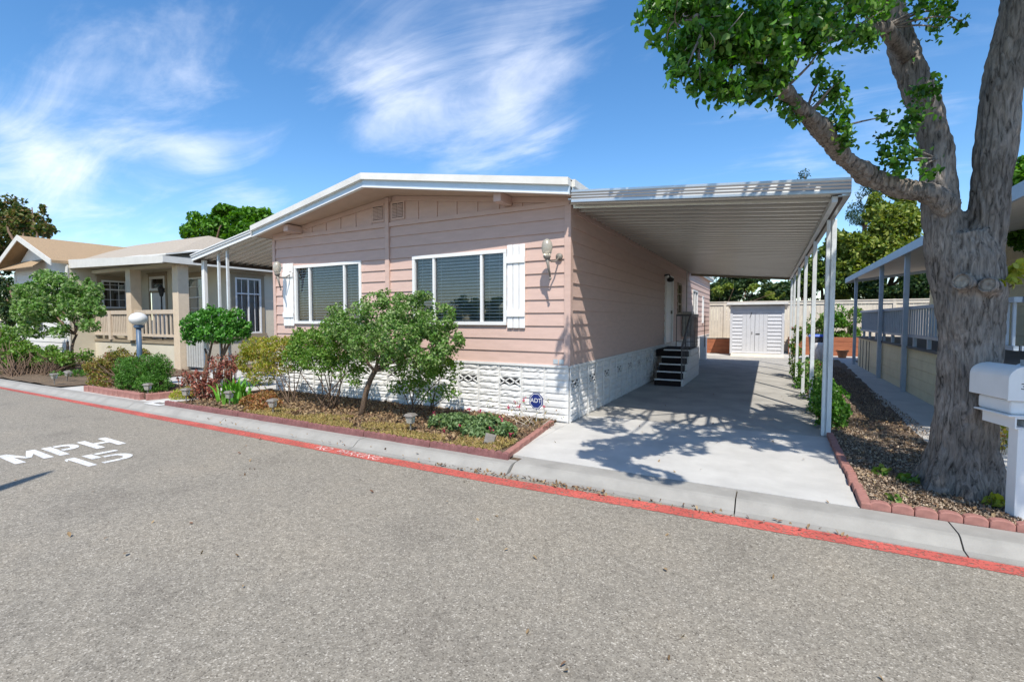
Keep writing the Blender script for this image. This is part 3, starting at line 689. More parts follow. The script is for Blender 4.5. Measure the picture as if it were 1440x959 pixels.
q = MB(); q.tube([(HX1+.12, 18.4, 0), (HX1+.12, 18.4, 1.06)], .03, 8); q.tube([(HX1+.12, 18.4, 1.94), (HX1+.12, 18.4, 3.4)], .02, 8); q.build('conduit', mMETER, mt)

# side steps
st = thing('entry_stairs', 'dark carpeted entry steps with an iron handrail beside the pink side wall', 'stairs', (-2.3, 13, 0))
SX0, SX1 = -2.60, -1.93; ry = [12.45+.3*i for i in range(6)]; rz = [.17*i for i in range(7)]
m = MB(); nz_ = MB()
for i in range(5):
    m.box(SX0 if i < 4 else -2.81, SX1-.03, ry[i], ry[i]+.34 if i < 4 else 15.4, .0 if i == 0 else .17*i-.02, .17*(i+1)-.025+.02*(i == 4))
    nz_.box(SX0, SX1-.02, ry[i]-.02, ry[i]+.03, .17*(i+1)-.03, .17*(i+1)+.0)
m.build('tread', mCARPET, st); nz_.build('nosing', mWHITE, st)
m = MB()
WS = Wall((SX1, 0, 0), (0, 1, 0), (1, 0, 0))
for i in range(5):
    a, b = ry[i]+.01, (ry[i+1] if i < 4 else 15.4)
    for r in range(i+1): WS.box(m, a+.003, b-.003, .17*r+.004, .17*(r+1)-.004, -.02, .03+.004*((r+i) % 2))
m.build('side_panel', mSKIRT, st, bevel=.006)
m = MB(); A, B, Cc, D = V((SX1-.02, 12.52, .95)), V((SX1-.02, 13.9, 1.8)), V((SX1-.02, 15.36, 1.8)), V((SX0+.03, 15.36, 1.8))
m.tube([A, B, Cc, D], .03, 8); m.build('handrail', mSTEEL, st)
bal = [((A.x, A.y, .95), (A.x, A.y, .17), .018)]
for i in range(1, 6):
    t = i/6; p = A.lerp(B, t); bal.append((p, (p.x, p.y, .17*(1+min(4, int((p.y-12.45)/.3)))), .010))
bal += [((SX1-.02, 13.91+i*.161, 1.8), (SX1-.02, 13.91+i*.161, .85), .010) for i in range(10)]+[((SX0+.04+i*.27, 15.36, 1.8), (SX0+.04+i*.27, 15.36, .85), .012) for i in range(4)]
for a_, b_, r_ in bal: m = MB(); m.tube([a_, b_], r_, 6); m.build('baluster', mSTEEL, st)
m = MB(); m.tube([(SX0+.03, 15.36, 1.0), (SX1, 15.36, 1.0)], .012, 6); m.build('bottom_rail', mSTEEL, st)

# carport
cp = thing('carport', 'long aluminium carport roof on white posts over the driveway beside the pink house', 'carport', (.7, 8.2, 0))
ex = lambda y: .72-.0063*(y-7); YC0, YC1 = 6.93, 19.75
zi, zo = 3.475, 3.185
m = MB(); pp = []; y = YC0+.02
while y < YC1:
    pp += [(y, 0), (y+.10, 0), (y+.108, -.02), (y+.13, -.02), (y+.138, 0), (y+.215, 0), (y+.222, -.055), (y+.268, -.055), (y+.275, 0)]; y += .28
xl = -2.78
P = []
for y, dz in pp: P += [(xl, y, zi+dz), (ex(y), y, zo+dz)]
m.add(P, [(2*i, 2*i+1, 2*i+3, 2*i+2) for i in range(len(pp)-1)])
m.build('roof_panel', mALUP, cp)
m = MB(); m.hexa([(xl, YC0+.02, zi+.03), (ex(YC0), YC0+.02, zo+.03), (ex(YC1), YC1, zo+.03), (xl, YC1, zi+.03), (xl, YC0+.02, zi+.05), (ex(YC0), YC0+.02, zo+.05), (ex(YC1), YC1, zo+.05), (xl, YC1, zi+.05)]); m.build('roof_top', mALU, cp)
m = MB(); prof = [(0, -.035), (-.03, -.03), (-.03, .0), (-.016, .02), (-.03, .04), (-.016, .06), (-.03, .08), (-.016, .1), (-.03, .12), (-.03, .15), (0, .152), (.02, .152), (.02, -.035)]
XL, XR = -2.70, ex(YC0)+.07
P0 = [(XL, YC0-.03+a, zi+b) for a, b in prof]; P1 = [(XR, YC0-.03+a, zo+b) for a, b in prof]; n = len(prof)
m.add(P0+P1, [(i, (i+1) % n, n+(i+1) % n, n+i) for i in range(n)]+[tuple(range(n)), tuple(range(n, 2*n))]); m.build('fascia', mALU, cp)
m = MB()
a, b = ex(YC0), ex(YC1); pr_ = [(-.05, -.05), (.07, -.05), (.075, .16), (.06, .16), (.055, -.035), (-.05, -.035)]
P0 = [(a+p, YC0+.0, zo+q) for p, q in pr_]; P1 = [(b+p, YC1, zo+q) for p, q in pr_]; n = 6
m.add(P0+P1, [(i, (i+1) % n, n+(i+1) % n, n+i) for i in range(n)]+[tuple(range(n)), tuple(range(n, 2*n))]); m.build('gutter', mALU, cp)
m = MB(); m.hexa([(a-.11, YC0+.05, zo-.10), (a-.05, YC0+.05, zo-.10), (b-.05, YC1, zo-.10), (b-.11, YC1, zo-.10), (a-.11, YC0+.05, zo-.03), (a-.05, YC0+.05, zo-.03), (b-.05, YC1, zo-.03), (b-.11, YC1, zo-.03)]); m.build('header_beam', mPOST, cp)
m = MB(); m.hexa([(a-.049, YC0+.05, zo-.075), (a-.005, YC0+.05, zo-.075), (b-.005, YC1, zo-.075), (b-.049, YC1, zo-.075), (a-.049, YC0+.05, zo-.052), (a-.005, YC0+.05, zo-.052), (b-.005, YC1, zo-.052), (b-.049, YC1, zo-.052)]); m.build('stained_strip', mRUST, cp)
m = MB(); m.hexa([(xl, YC1-.05, zi-.12), (b, YC1-.05, zo-.12), (b, YC1+.03, zo-.12), (xl, YC1+.03, zi-.12), (xl, YC1-.05, zi+.06), (b, YC1-.05, zo+.06), (b, YC1+.03, zo+.06), (xl, YC1+.03, zi+.06)]); m.build('rear_beam', mTAUPE, cp)
def post(mb, x, y, z, w=.062, fancy=False):
    if fancy:
        mb.box(x-.035, x+.008, y-.035, y+.035, 0, z); mb.box(x+.026, x+.085, y-.04, y+.04, 0, z); mb.box(x+.0085, x+.0255, y-.015, y+.015, 0, z)
    else: mb.box(x-w/2, x+w/2, y-w/2, y+w/2, 0, z)
for i, y in enumerate((8.2, 10.3, 12.6, 15.3, 17.6, 19.7)):
    m = MB(); post(m, ex(y)-.03 if i else .70, y, zo-.1, .065, i == 0); m.build('post', mPOST, cp, bevel=.006)
# side awning to the neighbour
aw = thing('side_awning', 'ribbed white aluminium awning on posts along the left side of the pink house', 'awning', (-12.7, 7.1, 0))
za, zb = 3.60, 3.19; xa, xb, ya, yb = -10.45, -12.82, 6.88, 13.5
m = MB(); pp = []; y = ya
while y < yb: pp += [(y, 0), (y+.13, 0), (y+.15, -.035), (y+.18, -.035)]; y += .2
P = []
for y, dz in pp: P += [(xa, y, za+dz), (xb, y, zb+dz)]
m.add(P, [(2*i, 2*i+1, 2*i+3, 2*i+2) for i in range(len(pp)-1)]); m.build('roof_panel', mALUP, aw)
m = MB()
for k, (o, lo, hi) in enumerate(((0, -.05, .03), (-.025, .032, .075), (-.045, .077, .10))):
    m.hexa([(xa, ya+o-.03, za+lo), (xb-.05, ya+o-.03, zb+lo), (xb-.05, ya, zb+lo), (xa, ya, za+lo), (xa, ya+o-.03, za+hi), (xb-.05, ya+o-.03, zb+hi), (xb-.05, ya, zb+hi), (xa, ya, za+hi)])
m.build('fascia', mCLEANW, aw)
m = MB(); m.box(xb-.05, xb+.03, ya+.002, yb, zb-.09, zb-.002); m.build('gutter', mRUST, aw)
for x, y, wd, f in ((-12.72, 7.05, .09, True), (-11.98, 7.0, .05, False), (-11.62, 7.0, .05, False)):
    m = MB(); z = zb+(x-xb)/(xa-xb)*(za-zb)-.04; post(m, x, y, z, wd, f); m.build('post', mCLEANW if f else mPOST, aw)

# ================================================================== LEFT NEIGHBOUR (cream house with a porch)
nb = thing('cream_house', 'cream house with a railed front porch, tan shingle gable and taupe window trim', 'house', (-20, 9, 0))
BX0, BX1, BY, PY, EX, PF, PB = -28.4, -23.3, 8.0, 8.75, -17.2, .92, 10.3
m = MB(); WBf = Wall((0, BY, 0), (1, 0, 0), (0, -1, 0)); bw = (-27.9, -25.6, 1.15, 2.7)
WBf.lap(m, BX0, BX1, 0, 3.72, .2, [bw]); m.build('wall', mNWHITE, nb)
m = MB(); WBf.box(m, BX1-.14, BX1+.02, 0, 3.66, .0, .04); m.build('corner_board', mNWHITE, nb); m = MB(); WBf.box(m, BX0-.02, BX0+.12, 0, 3.66, .0, .04); m.build('corner_board', mNWHITE, nb)
window(nb, WBf, *bw, mull=(-26.75,), blind='slats')
m = MB(); gx = (BX0+BX1)/2-.55
m.add([(BX0, BY-.002, 3.72), (BX1, BY-.002, 3.72), (gx, BY-.002, 4.78)], [(0, 1, 2)]); m.build('gable_panel', mNWHITE, nb)
# bump east wall with window, recessed street wall with door and second window, east wall with tall window
WBe = Wall((BX1, 0, 0), (0, 1, 0), (1, 0, 0)); WP = Wall((0, PB, 0), (1, 0, 0), (0, -1, 0)); WE = Wall((EX, 0, 0), (0, 1, 0), (1, 0, 0))
m = MB(); h1 = (9.0, 9.85, 2.12, 3.22); WBe.flat(m, BY, PB, 0, 3.7, [h1])
hd = (-22.4, -21.25, PF, 3.4); h2 = (-20.3, -18.6, 1.7, 3.25); WP.flat(m, BX1, EX, 0, 3.7, [hd, h2])
h3 = (10.6, 11.6, 1.15, 3.2); WE.flat(m, PB, 20, 0, 3.7, [h3]); m.build('wall', mCREAM, nb)
def trimbox(W, h, t=.14, z0=True):
    m = MB(); u0, u1, a, b = h
    W.box(m, u0-t, u0, a-(t if z0 else 0), b, 0, .03); W.box(m, u1, u1+t, a-(t if z0 else 0), b, 0, .03); W.box(m, u0-t, u1+t, b, b+t, 0, .034); W.box(m, u0-t-.03, u1+t+.03, b+t, b+t+.04, 0, .07)
    if z0: W.box(m, u0-t-.05, u1+t+.05, a-t-.03, a, 0, .07)
    m.build('window_trim', mTAUPE, nb)
for W, h in ((WBe, h1), (WP, h2), (WE, h3)): trimbox(W, h)
trimbox(WP, hd, .12, False)
third = lambda a, b: (a+(b-a)/3, a+2*(b-a)/3)
window(nb, WBe, *h1, rows=(2.86,), gridx=third(h1[0], h1[1]), gridz=(2.46, 3.05), blind=None, glass=mGLASS2)
window(nb, WP, *h2, mull=(-19.75,), rows=(2.5,), gridz=(2.1, 2.9), blind='curtain')
window(nb, WE, *h3, mull=(11.1,), rows=(2.62,), gridx=(10.85, 11.35), gridz=(), blind='curtain')
m = MB(); WP.box(m, hd[0], hd[1], PF, 2.75, -.08, -.03); d = m.build('door', mWHITE, nb)
q = MB()
for u in (hd[0]+.2, hd[0]+.62):
    for z0, z1 in ((1.1, 1.7), (1.85, 2.55)): WP.box(q, u, u+.3, z0, z1, -.03, -.02)
q.build('door_panel', mCLEANW, d); q = MB(); q.tube([WP.p(hd[1]-.1, -.03, 1.9), WP.p(hd[1]-.1, .04, 1.9)], .03, 8); q.build('handle', mBRONZE, d)
m = MB(); WP.box(m, hd[0], hd[1], 2.75, 2.83, -.08, .01); m.build('door_frame', mTAUPE, nb)
window(nb, WP, hd[0]+.0, hd[1], 2.83, 3.4, blind=None, glass=mGLASS2, fr=.1)
m = MB(); m.box(BX1, EX, PY, PB, .80, PF); m.box(BX1, EX+.05, PY-.03, PY, .83, .90); m.build('porch_floor', mTAUPE, nb)
m = MB(); WPf = Wall((0, PY, 0), (1, 0, 0), (0, -1, 0)); WPf.flat(m, BX1, EX, 0, .8); m.quad((EX, PY, 0), (EX, PB, 0), (EX, PB, .8), (EX, PY, .8)); m.build('porch_skirting', mCREAM, nb)
for x in (-20.28, -17.2):
    m = MB(); m.box(x-.17, x+.17, PY-.14, PY+.2, 0 if x > -18 else PF, 3.45); m.build('column', mTAN, nb, bevel=.01)
for a, b, k in ((BX1+.02, -22.0, 13), (-21.85, -20.46, 15), (-20.1, -17.38, 12)):
    m = MB(); m.box(a, b, PY-.06, PY+.06, 1.86, 2.0); m.build('porch_rail', mRAILT, nb); m = MB(); m.box(a, b, PY-.03, PY+.03, 1.07, 1.16); m.build('bottom_rail', mRAILT, nb)
    n = int((b-a)/.125 if a < -21 else (b-a)/.25)
    for i in range(n):
        x = a+(b-a)*(i+.5)/n; m = MB(); m.box(x-.035, x+.035, PY-.02, PY+.02, 1.161, 1.859); m.build('baluster', mRAILT, nb)
m = MB(); m.box(-22.01, -21.84, PY-.08, PY+.08, PF, 1.99); m.build('rail_post', mRAILT, nb)
# roofs
m = MB(); rb = 13.0; ez, az = 3.86, 5.0; ov = .45
for e in (BX0-.75, BX1-.05):
    m.hexa([(gx, BY-ov, az-.1), (e, BY-ov, ez-.1), (e, rb, ez-.1), (gx, rb, az-.1), (gx, BY-ov, az), (e, BY-ov, ez), (e, rb, ez), (gx, rb, az)])
rf = m.build('roof', mSHINGT, nb)
m = MB()
for e in (BX0-.75, BX1-.05):
    m.hexa([(gx, BY-ov-.03, az-.2), (e, BY-ov-.03, ez-.2), (e, BY-ov, ez-.2), (gx, BY-ov, az-.2), (gx, BY-ov-.03, az+.015), (e, BY-ov-.03, ez+.015), (e, BY-ov, ez+.015), (gx, BY-ov, az+.015)])
m.build('barge_board', mNWHITE, rf)
m = MB(); m.hexa([(BX0-.3, BY-.45, 3.70), (gx+1.35, BY-.45, 3.70), (gx+1.1, BY, 4.02), (BX0+.2, BY, 4.02), (BX0-.3, BY-.45, 3.73), (gx+1.35, BY-.45, 3.73), (gx+1.1, BY, 4.06), (BX0+.2, BY, 4.06)]); m.build('lower_roof', mSHINGT, nb)
m = MB(); y0 = 8.1
m.hexa([(BX1-.05, y0, 3.62), (EX+.4, y0, 3.52), (EX+.4, PB, 3.6), (BX1-.05, PB, 3.7), (BX1-.05, y0, 3.66), (EX+.4, y0, 3.56), (EX+.4, PB, 3.66), (BX1-.05, PB, 3.74)]); m.build('porch_ceiling', mNWHITE, nb)
m = MB(); m.hexa([(BX1-.05, y0-.06, 3.60), (EX+.45, y0-.06, 3.44), (EX+.45, y0, 3.44), (BX1-.05, y0, 3.60), (BX1-.05, y0-.06, 3.92), (EX+.45, y0-.06, 3.66), (EX+.45, y0, 3.66), (BX1-.05, y0, 3.92)]); m.box(EX+.45, EX+.5, y0-.06, 20, 3.46, 3.66); m.build('fascia', mNWHITE, nb)
m = MB(); m.box(BX1+.1, EX+.2, PY-.08, PY+.12, 3.44, 3.55); m.build('porch_beam', mCREAM, nb)
RY, RZ, RE = 12.4, 5.35, -21.9
m = MB()
m.add([(BX1-5, y0+.02, 3.95), (EX+.45, y0+.02, 3.67), (RE, RY, RZ), (BX1-5, RY, RZ+.05), (EX+.45, 17, 3.67), (BX1-5, 17, 3.67)], [(0, 1, 2, 3), (1, 4, 2), (4, 5, 3, 2)]); m.build('main_roof', mSHINGB, nb)
m = MB(); m.hexa([(-19.3, y0+.03, 3.72), (EX+.5, y0+.03, 3.69), (EX+.5, 9.6, 4.02), (-19.3, 9.6, 4.12), (-19.3, y0+.03, 3.78), (EX+.5, y0+.03, 3.74), (EX+.5, 9.6, 4.06), (-19.3, 9.6, 4.16)]); m.build('awning_roof', mROOFW, nb)
# grey picket gate beside the porch column
gt = thing('picket_gate', 'small grey picket gate beside the tan porch column', 'gate', (-16.6, 8.8, 0))
m = MB()
for i in range(9): m.box(-17.0+i*.14, -16.9+i*.14, 8.8, 8.83, .12, 1.15)
m.build('picket', mMETER, gt); m = MB(); m.box(-17.02, -15.8, 8.835, 8.87, .25, .33); m.box(-17.02, -15.8, 8.835, 8.87, .95, 1.03); m.build('rail', mMETER, gt)
# lantern on a thin black pole inside the porch
ln = thing('lantern_post', 'black lantern on a thin black pole behind the porch railing', 'lamp', (-19.6, 9.35, PF))
m = MB(); m.tube([(-19.6, 9.35, PF), (-19.6, 9.35, 2.62)], .025, 8); m.tube([(-19.6, 9.35, 2.62), (-19.37, 9.35, 2.68)], .02, 6); m.build('pole', mBLACK, ln)
m = MB(); m.lathe((-19.6, 9.35, 2.5), [(.04, 0), (.06, .04), (.11, .27), (.12, .28), (.05, .36), (.01, .44)], 8); m.build('lantern', mBLACK, ln)

# ================================================================== RIGHT NEIGHBOUR (yellow house with a raised deck)
rn = thing('yellow_house', 'pale yellow house with a raised railed deck and porch roof behind the large tree', 'house', (3.5, 14, 0))
DX, DY0, DY1, DZ = 2.80, 8.6, 21.2, 1.02
m = MB(); WD = Wall((DX, 0, 0), (0, 1, 0), (-1, 0, 0))
n = 14
for i in range(n):
    a, b = DY0+(DY1-DY0)*i/n, DY0+(DY1-DY0)*(i+1)/n
    for r in range(5):
        z0, z1 = DZ*r/5, DZ*(r+1)/5; WD.box(m, a+.0, b-.0, z0+.006, z1-.006, -.05, .012+.006*(r % 2))
WD.box(m, DY0, DY1, 0, DZ-.002, -.1, .006)
m.box(DX, 5, DY0-.02, DY0+.05, 0, DZ-.002); m.box(DX, 5, DY1-.05, DY1, 0, DZ-.002); m.build('deck_skirting', mYEL, rn)
m = MB()
for y in (18.9, 19.4, 20.05, 20.6): m = MB(); WD.box(m, y, y+.04, 0, DZ-.05, .02, .035); m.build('skirting_batten', mBRONZE, rn)
m = MB(); m.box(DX-.06, 5.2, DY0-.06, DY1, DZ, DZ+.05); m.build('deck', mDECK, rn)
for z0, z1, w_ in ((1.9, 1.97, .04), (1.27, 1.33, .025)):
    m = MB(); m.box(DX+.01-w_, DX+.01+w_, DY0, DY1-.3, z0, z1); m.build('deck_rail', mBLUEP, rn)
    m = MB(); m.box(DX+.06, 4.9, DY0-.02, DY0+.05, z0, z1); m.build('deck_rail', mBLUEP, rn)
y = DY0+.1
while y < DY1-.35:
    m = MB(); m.box(DX-.005, DX+.025, y-.02, y+.02, 1.331, 1.899); m.build('baluster', mBLUEP, rn); y += .2
y = DY0+.6
while y < DY1: m = MB(); m.box(DX-.02, DX+.04, y-.04, y+.04, DZ+.051, 1.269); m.build('rail_foot', mBLUEP, rn); y += 1.1
m = MB(); m.box(3.05, 3.13, DY0-.02, DY0+.06, DZ+.05, 1.95); m.build('rail_post', mBLUEP, rn)
for y in (9.6, 14.05, 16.95, 21.6):
    m = MB(); m.box(DX-.13, DX-.035, y-.05, y+.05, 0, 3.2); m.build('porch_post', mBLUEP, rn, bevel=.008)
m = MB(); m.hexa([(DX-.2, 7.5, 3.2), (5.4, 7.5, 3.55), (5.4, 23.2, 3.55), (DX-.2, 23.2, 3.2), (DX-.2, 7.5, 3.23), (5.4, 7.5, 3.58), (5.4, 23.2, 3.58), (DX-.2, 23.2, 3.23)]); m.build('porch_roof', mROOFW, rn)
m = MB(); m.box(DX-.24, DX-.2, 7.45, 23.25, 3.12, 3.30); m.hexa([(DX-.2, 23.2, 3.1), (5.4, 23.2, 3.45), (5.4, 23.25, 3.45), (DX-.2, 23.25, 3.1), (DX-.2, 23.2, 3.26), (5.4, 23.2, 3.6), (5.4, 23.25, 3.6), (DX-.2, 23.25, 3.26)]); m.build('fascia', mBLUEP, rn)
WRn = Wall((4.9, 0, 0), (0, 1, 0), (-1, 0, 0)); m = MB(); rh = (15.9, 17.2, 1.95, 2.95); rh2 = (19.0, 20.2, 1.1, 3.0)
WRn.lap(m, 8.2, 21.9, 0, 3.5, .22, [rh, rh2]); m.quad((4.9, 8.2, 0), (9, 8.2, 0), (9, 8.2, 4.4), (4.9, 8.2, 3.5)); m.quad((4.9, 21.9, 0), (9, 21.9, 0), (9, 21.9, 4.4), (4.9, 21.9, 3.5)); m.build('wall', mYEL, rn)
window(rn, WRn, *rh, mull=(16.5,), blind='curtain'); m = MB(); WRn.box(m, rh2[0]+.01, rh2[1]-.01, 1.1, 3.0, -.05, -.01); m.build('door', mBLUEP, rn)
m = MB(); m.hexa([(4.6, 7.9, 3.5), (9.2, 7.9, 4.5), (9.2, 22.3, 4.5), (4.6, 22.3, 3.5), (4.6, 7.9, 3.6), (9.2, 7.9, 4.6), (9.2, 22.3, 4.6), (4.6, 22.3, 3.6)]); m.build('roof', mSHINGB, rn)
# a dark sling chair on the deck
ch = thing('patio_chair', 'black framed patio chair on the grey deck behind the large tree', 'chair', (3.9, 9.6, DZ+.05))
c = V((3.75, 9.6, DZ+.05))
m = MB(); m.hexa([c+V(p) for p in ((-.28, -.25, .40), (.28, -.25, .40), (.28, .25, .36), (-.28, .25, .36), (-.28, -.25, .43), (.28, -.25, .43), (.28, .25, .39), (-.28, .25, .39))]); m.build('seat', mCARPET, ch)
m = MB(); m.hexa([c+V(p) for p in ((-.28, .25, .4), (.28, .25, .4), (.28, .28, .4), (-.28, .28, .4), (-.28, .45, 1.0), (.28, .45, 1.0), (.28, .48, 1.0), (-.28, .48, 1.0))]); m.build('backrest', mCARPET, ch)
for s in (-1, 1):
    for y in (-.25, .35):
        m = MB(); m.tube([c+V((s*.31, y, 0)), c+V((s*.31, y, .62))], .018, 8); m.build('leg', mBLACK, ch)
    m = MB(); m.tube([c+V((s*.31, -.3, .62)), c+V((s*.31, .4, .63))], .022, 8); m.build('armrest', mBLACK, ch)

# ================================================================== BACK YARD: fence, planters, shed, bins
fn = thing('board_fence', 'tall beige vertical board fence across the back behind the shed', 'fence', (3, 28, 0))
m = MB(); x = -9.0; k = 0
while x < 16: m.box(x, x+.142, 28, 28.02+.004*(k % 2), .05, 2.52); x += .15; k += 1
m.build('board', mFENCE, fn)
for q in ((27.96, 28.0, .55, .68), (27.96, 28.0, 2.42, 2.56), (27.93, 28.06, 2.561, 2.61)): m = MB(); m.box(-9, 16, *q); m.build('fence_rail', mFENCE, fn)
m = MB()
for x in (-7, -4.6, -2.2, .2, 2.6, 5, 7.4, 9.8): m = MB(); m.box(x-.06, x+.06, 27.95, 28.05, 0, 2.62); m.build('fence_post', mFENCE, fn)
for nm, x0, x1, y, h, lab in (('planter_wall', -4.2, -1.75, 25.6, .72, 'reddish wooden planter wall left of the white shed'), ('planter_wall', .75, 7.5, 26.4, .86, 'orange redwood planter wall right of the white shed')):
    t = thing(nm, lab, 'planter', ((x0+x1)/2, y, 0)); m = MB(); n = 4
    for i in range(n): m.box(x0, x1, y, y+.05, h*i/n+.004, h*(i+1)/n-.004)
    m.build('board', mRWOOD, t); m = MB(); m.box(x0, x1, y+.06, 27.9, 0, h-.06); m.build('soil', mSOIL, t)
    if x0 < 0: q = MB(); q.box(x0, x1, y-.02, y+.1, h, h+.05); q.build('cap', mBRONZE, t)
sh = thing('storage_shed', 'white lap-sided garden shed with double doors at the end of the driveway', 'shed', (-.57, 24.6, 0))
SX0, SX1, SY = -1.66, .50, 24.3
WSH = Wall((0, SY, 0), (1, 0, 0), (0, -1, 0)); dh = (-1.16, -.14, .22, 1.98)
m = MB(); WSH.lap(m, SX0, SX1, .14, 2.28, .165, [dh, (SX0, SX1, 1.98, 2.28)], .034); WSH.flat(m, SX0, SX1, 1.98, 2.28)
m.quad((SX0, SY, .1), (SX0, 26.2, .1), (SX0, 26.2, 2.1), (SX0, SY, 2.3)); m.quad((SX1, SY, .1), (SX1, 26.2, .1), (SX1, 26.2, 2.1), (SX1, SY, 2.3)); m.quad((SX0, 26.2, 0), (SX1, 26.2, 0), (SX1, 26.2, 2.1), (SX0, 26.2, 2.1)); m.build('wall', mSHED, sh)
m = MB(); 
for u in (SX0-.01, SX1-.09): WSH.box(m, u, u+.1, .1, 2.28, 0, .045)
WSH.box(m, SX0+.09, SX1-.09, 1.98, 2.06, 0, .028); m.build('trim', mSHED, sh)
for a, b in ((dh[0], (dh[0]+dh[1])/2-.004), ((dh[0]+dh[1])/2+.004, dh[1])):
    m = MB(); n = 3
    for i in range(n): WSH.box(m, a+(b-a)*i/n+.003, a+(b-a)*(i+1)/n-.003, dh[2], dh[3], -.02, .018)
    d = m.build('door', mSHED, sh)
    q = MB(); WSH.box(q, (b-.12) if a < -.9 else a+.03, (b-.1) if a < -.9 else a+.2, 1.0, 1.03 if a > -.9 else 1.12, .018, .04); q.build('handle', mBLACK, d)
m = MB(); m.bar((-.86, SY-.03, 1.75), (-.78, SY-.03, 2.0), .03, .02); m.build('hook', mBLACK, sh)
m = MB(); m.hexa([(SX0-.14, SY-.3, 2.34), (SX1+.14, SY-.3, 2.34), (SX1+.14, 26.3, 2.14), (SX0-.14, 26.3, 2.14), (SX0-.14, SY-.3, 2.43), (SX1+.14, SY-.3, 2.43), (SX1+.14, 26.3, 2.22), (SX0-.14, 26.3, 2.22)]); m.build('roof', mROOFW, sh)
m = MB(); m.hexa([(SX0+.05, SY-.5, .002), (SX1+.0, SY-.5, .002), (SX1, SY-.005, .002), (SX0+.05, SY-.005, .002), (SX0+.05, SY-.42, .02), (SX1, SY-.42, .02), (SX1, SY-.005, .13), (SX0+.05, SY-.005, .13)]); m.build('ramp', mFENCE, sh)
# bins
b_ = thing('wheeled_bin', 'dark grey wheeled bin with a blue lid behind the carport posts', 'bin', (1.75, 23.6, 0))
m = MB(); m.hexa([(1.47, 23.35, .06), (2.03, 23.35, .06), (2.03, 23.9, .06), (1.47, 23.9, .06), (1.40, 23.28, .95), (2.1, 23.28, .95), (2.1, 23.97, .95), (1.4, 23.97, .95)]); m.build('body', mBIN, b_, bevel=.03)
m = MB(); m.hexa([(1.37, 23.24, .955), (2.13, 23.24, .955), (2.13, 24.0, .955), (1.37, 24.0, .955), (1.45, 23.3, 1.05), (2.05, 23.3, 1.05), (2.05, 23.95, 1.05), (1.45, 23.95, 1.05)]); m.build('lid', mBLUE, b_, bevel=.02)
for x in (1.44, 2.0):
    m = MB(); m.tube([(x, 23.85, .1), (x+.06, 23.85, .1)], .1, 14); m.build('wheel', mBLACK, b_)
b2 = thing('white_drum', 'round white drum standing in front of the blue-lidded bin', 'drum', (1.78, 22.9, 0))
m = MB(); m.lathe((1.78, 22.9, 0), [(.24, 0), (.26, .03), (.27, .4), (.265, .62), (.2, .72), (.08, .74), (.02, .74)], 20); m.build('body', mBINW, b2, smooth=True); m = MB(); m.tube([(1.78, 22.9, .735), (1.86, 22.86, .9)], .03, 8); m.build('handle', mBLACK, b2)
pt = MB(); pt.lathe((2.75, 25.2, 0), [(.14, 0), (.2, .26), (.24, .27), (.24, .34), (.2, .34), (.19, .3), (.01, .3)], 18); tag(pt.build('plant_pot', mTERRA, None, loc=(2.75, 25.2, 0), smooth=False), 'empty terracotta plant pot in front of the orange planter wall', 'pot')
# hose bib style standpipe cabinet beside rear wall
wb = MB(); wb.box(-2.6, -2.35, 21.2, 21.5, 0, .95); tag(wb.build('utility_cabinet', mWHITE, None, loc=(-2.47, 21.35, 0), bevel=.01), 'small white utility cabinet beside the rear wall of the pink house', 'cabinet')

# ================================================================== STREET FURNITURE
gl = thing('globe_lamp_post', 'white globe lamp on a short slate blue post in the shrubs', 'lamp', (-13.45, 5.9, 0))
m = MB(); m.tube([(-13.45, 5.9, 0), (-13.45, 5.9, 1.52)], .055, 12); m.lathe((-13.45, 5.9, 1.46), [(.075, 0), (.1, .03), (.1, .07), (.06, .09)], 14); m.build('post', mSLATE, gl, smooth=True)
m = MB(); m.lathe((-13.45, 5.9, 1.53), [(.08, 0)]+[(.19*math.cos(R(a)), .155+.155*math.sin(R(a))) for a in range(-70, 90, 12)]+[(.01, .31)], 24); m.build('globe', mGLOBE, gl, smooth=True)
# path lights: one model, copied
pl = thing('path_light', 'small square path light in front of the yellow-green mound, leftmost along the front bed edging', 'light', (0, 0, 0), 'low path lights in the garden beds')
m = MB(); m.tube([(0, 0, -.02), (0, 0, .13)], .012, 6); m.build('stake', mBRONZE, pl)
m = MB(); m.hexa([(-.04, -.04, .13), (.04, -.04, .13), (.04, .04, .13), (-.04, .04, .13), (-.055, -.055, .235), (.055, -.055, .235), (.055, .055, .235), (-.055, .055, .235)]); m.build('lamp_body', mFROST, pl)
m = MB(); m.hexa([(-.075, -.075, .236), (.075, -.075, .236), (.075, .075, .236), (-.075, .075, .236), (-.05, -.05, .268), (.05, -.05, .268), (.05, .05, .268), (-.05, .05, .268)]); m.build('cap', mBRONZE, pl)
spots = [(-10.15, 5.22, 'small square path light in front of the yellow-green mound near the red succulents', .4, (0, 0)), (-9.05, 5.42, 'path light beside the green sword-leaved clump', .2, (0, 0)), (-7.5, 5.24, 'path light at the right edge of the low orange shrub', .3, (.05, 0)),
         (-11.65, 5.24, 'path light in front of the dense fine-leaved green shrub', .5, (0, 0)), (-15.9, 5.1, 'pale path light at the front of the neighbour bed', .1, (0, 0)), (-16.5, 5.55, 'tilted path light in the neighbour bed below the small multi-stemmed tree', .3, (.1, .35)),
         (-4.57, 5.36, 'path light on the straw beside the grey-green flowering mound', .1, (0, 0))]
for i, (x, y, lab, rz, tl) in enumerate(spots):
    if i == 0: pl.location = (x, y, .05); pl.rotation_euler = (0, 0, rz); pl['label'] = lab
    else: dup(pl, (x, y, .05), rz, lab, tl)
fl = dup(pl, (-3.38, 5.47, .06), .8, 'fallen dark path light lying in front of the grey-green flowering mound', (1.35, .3))
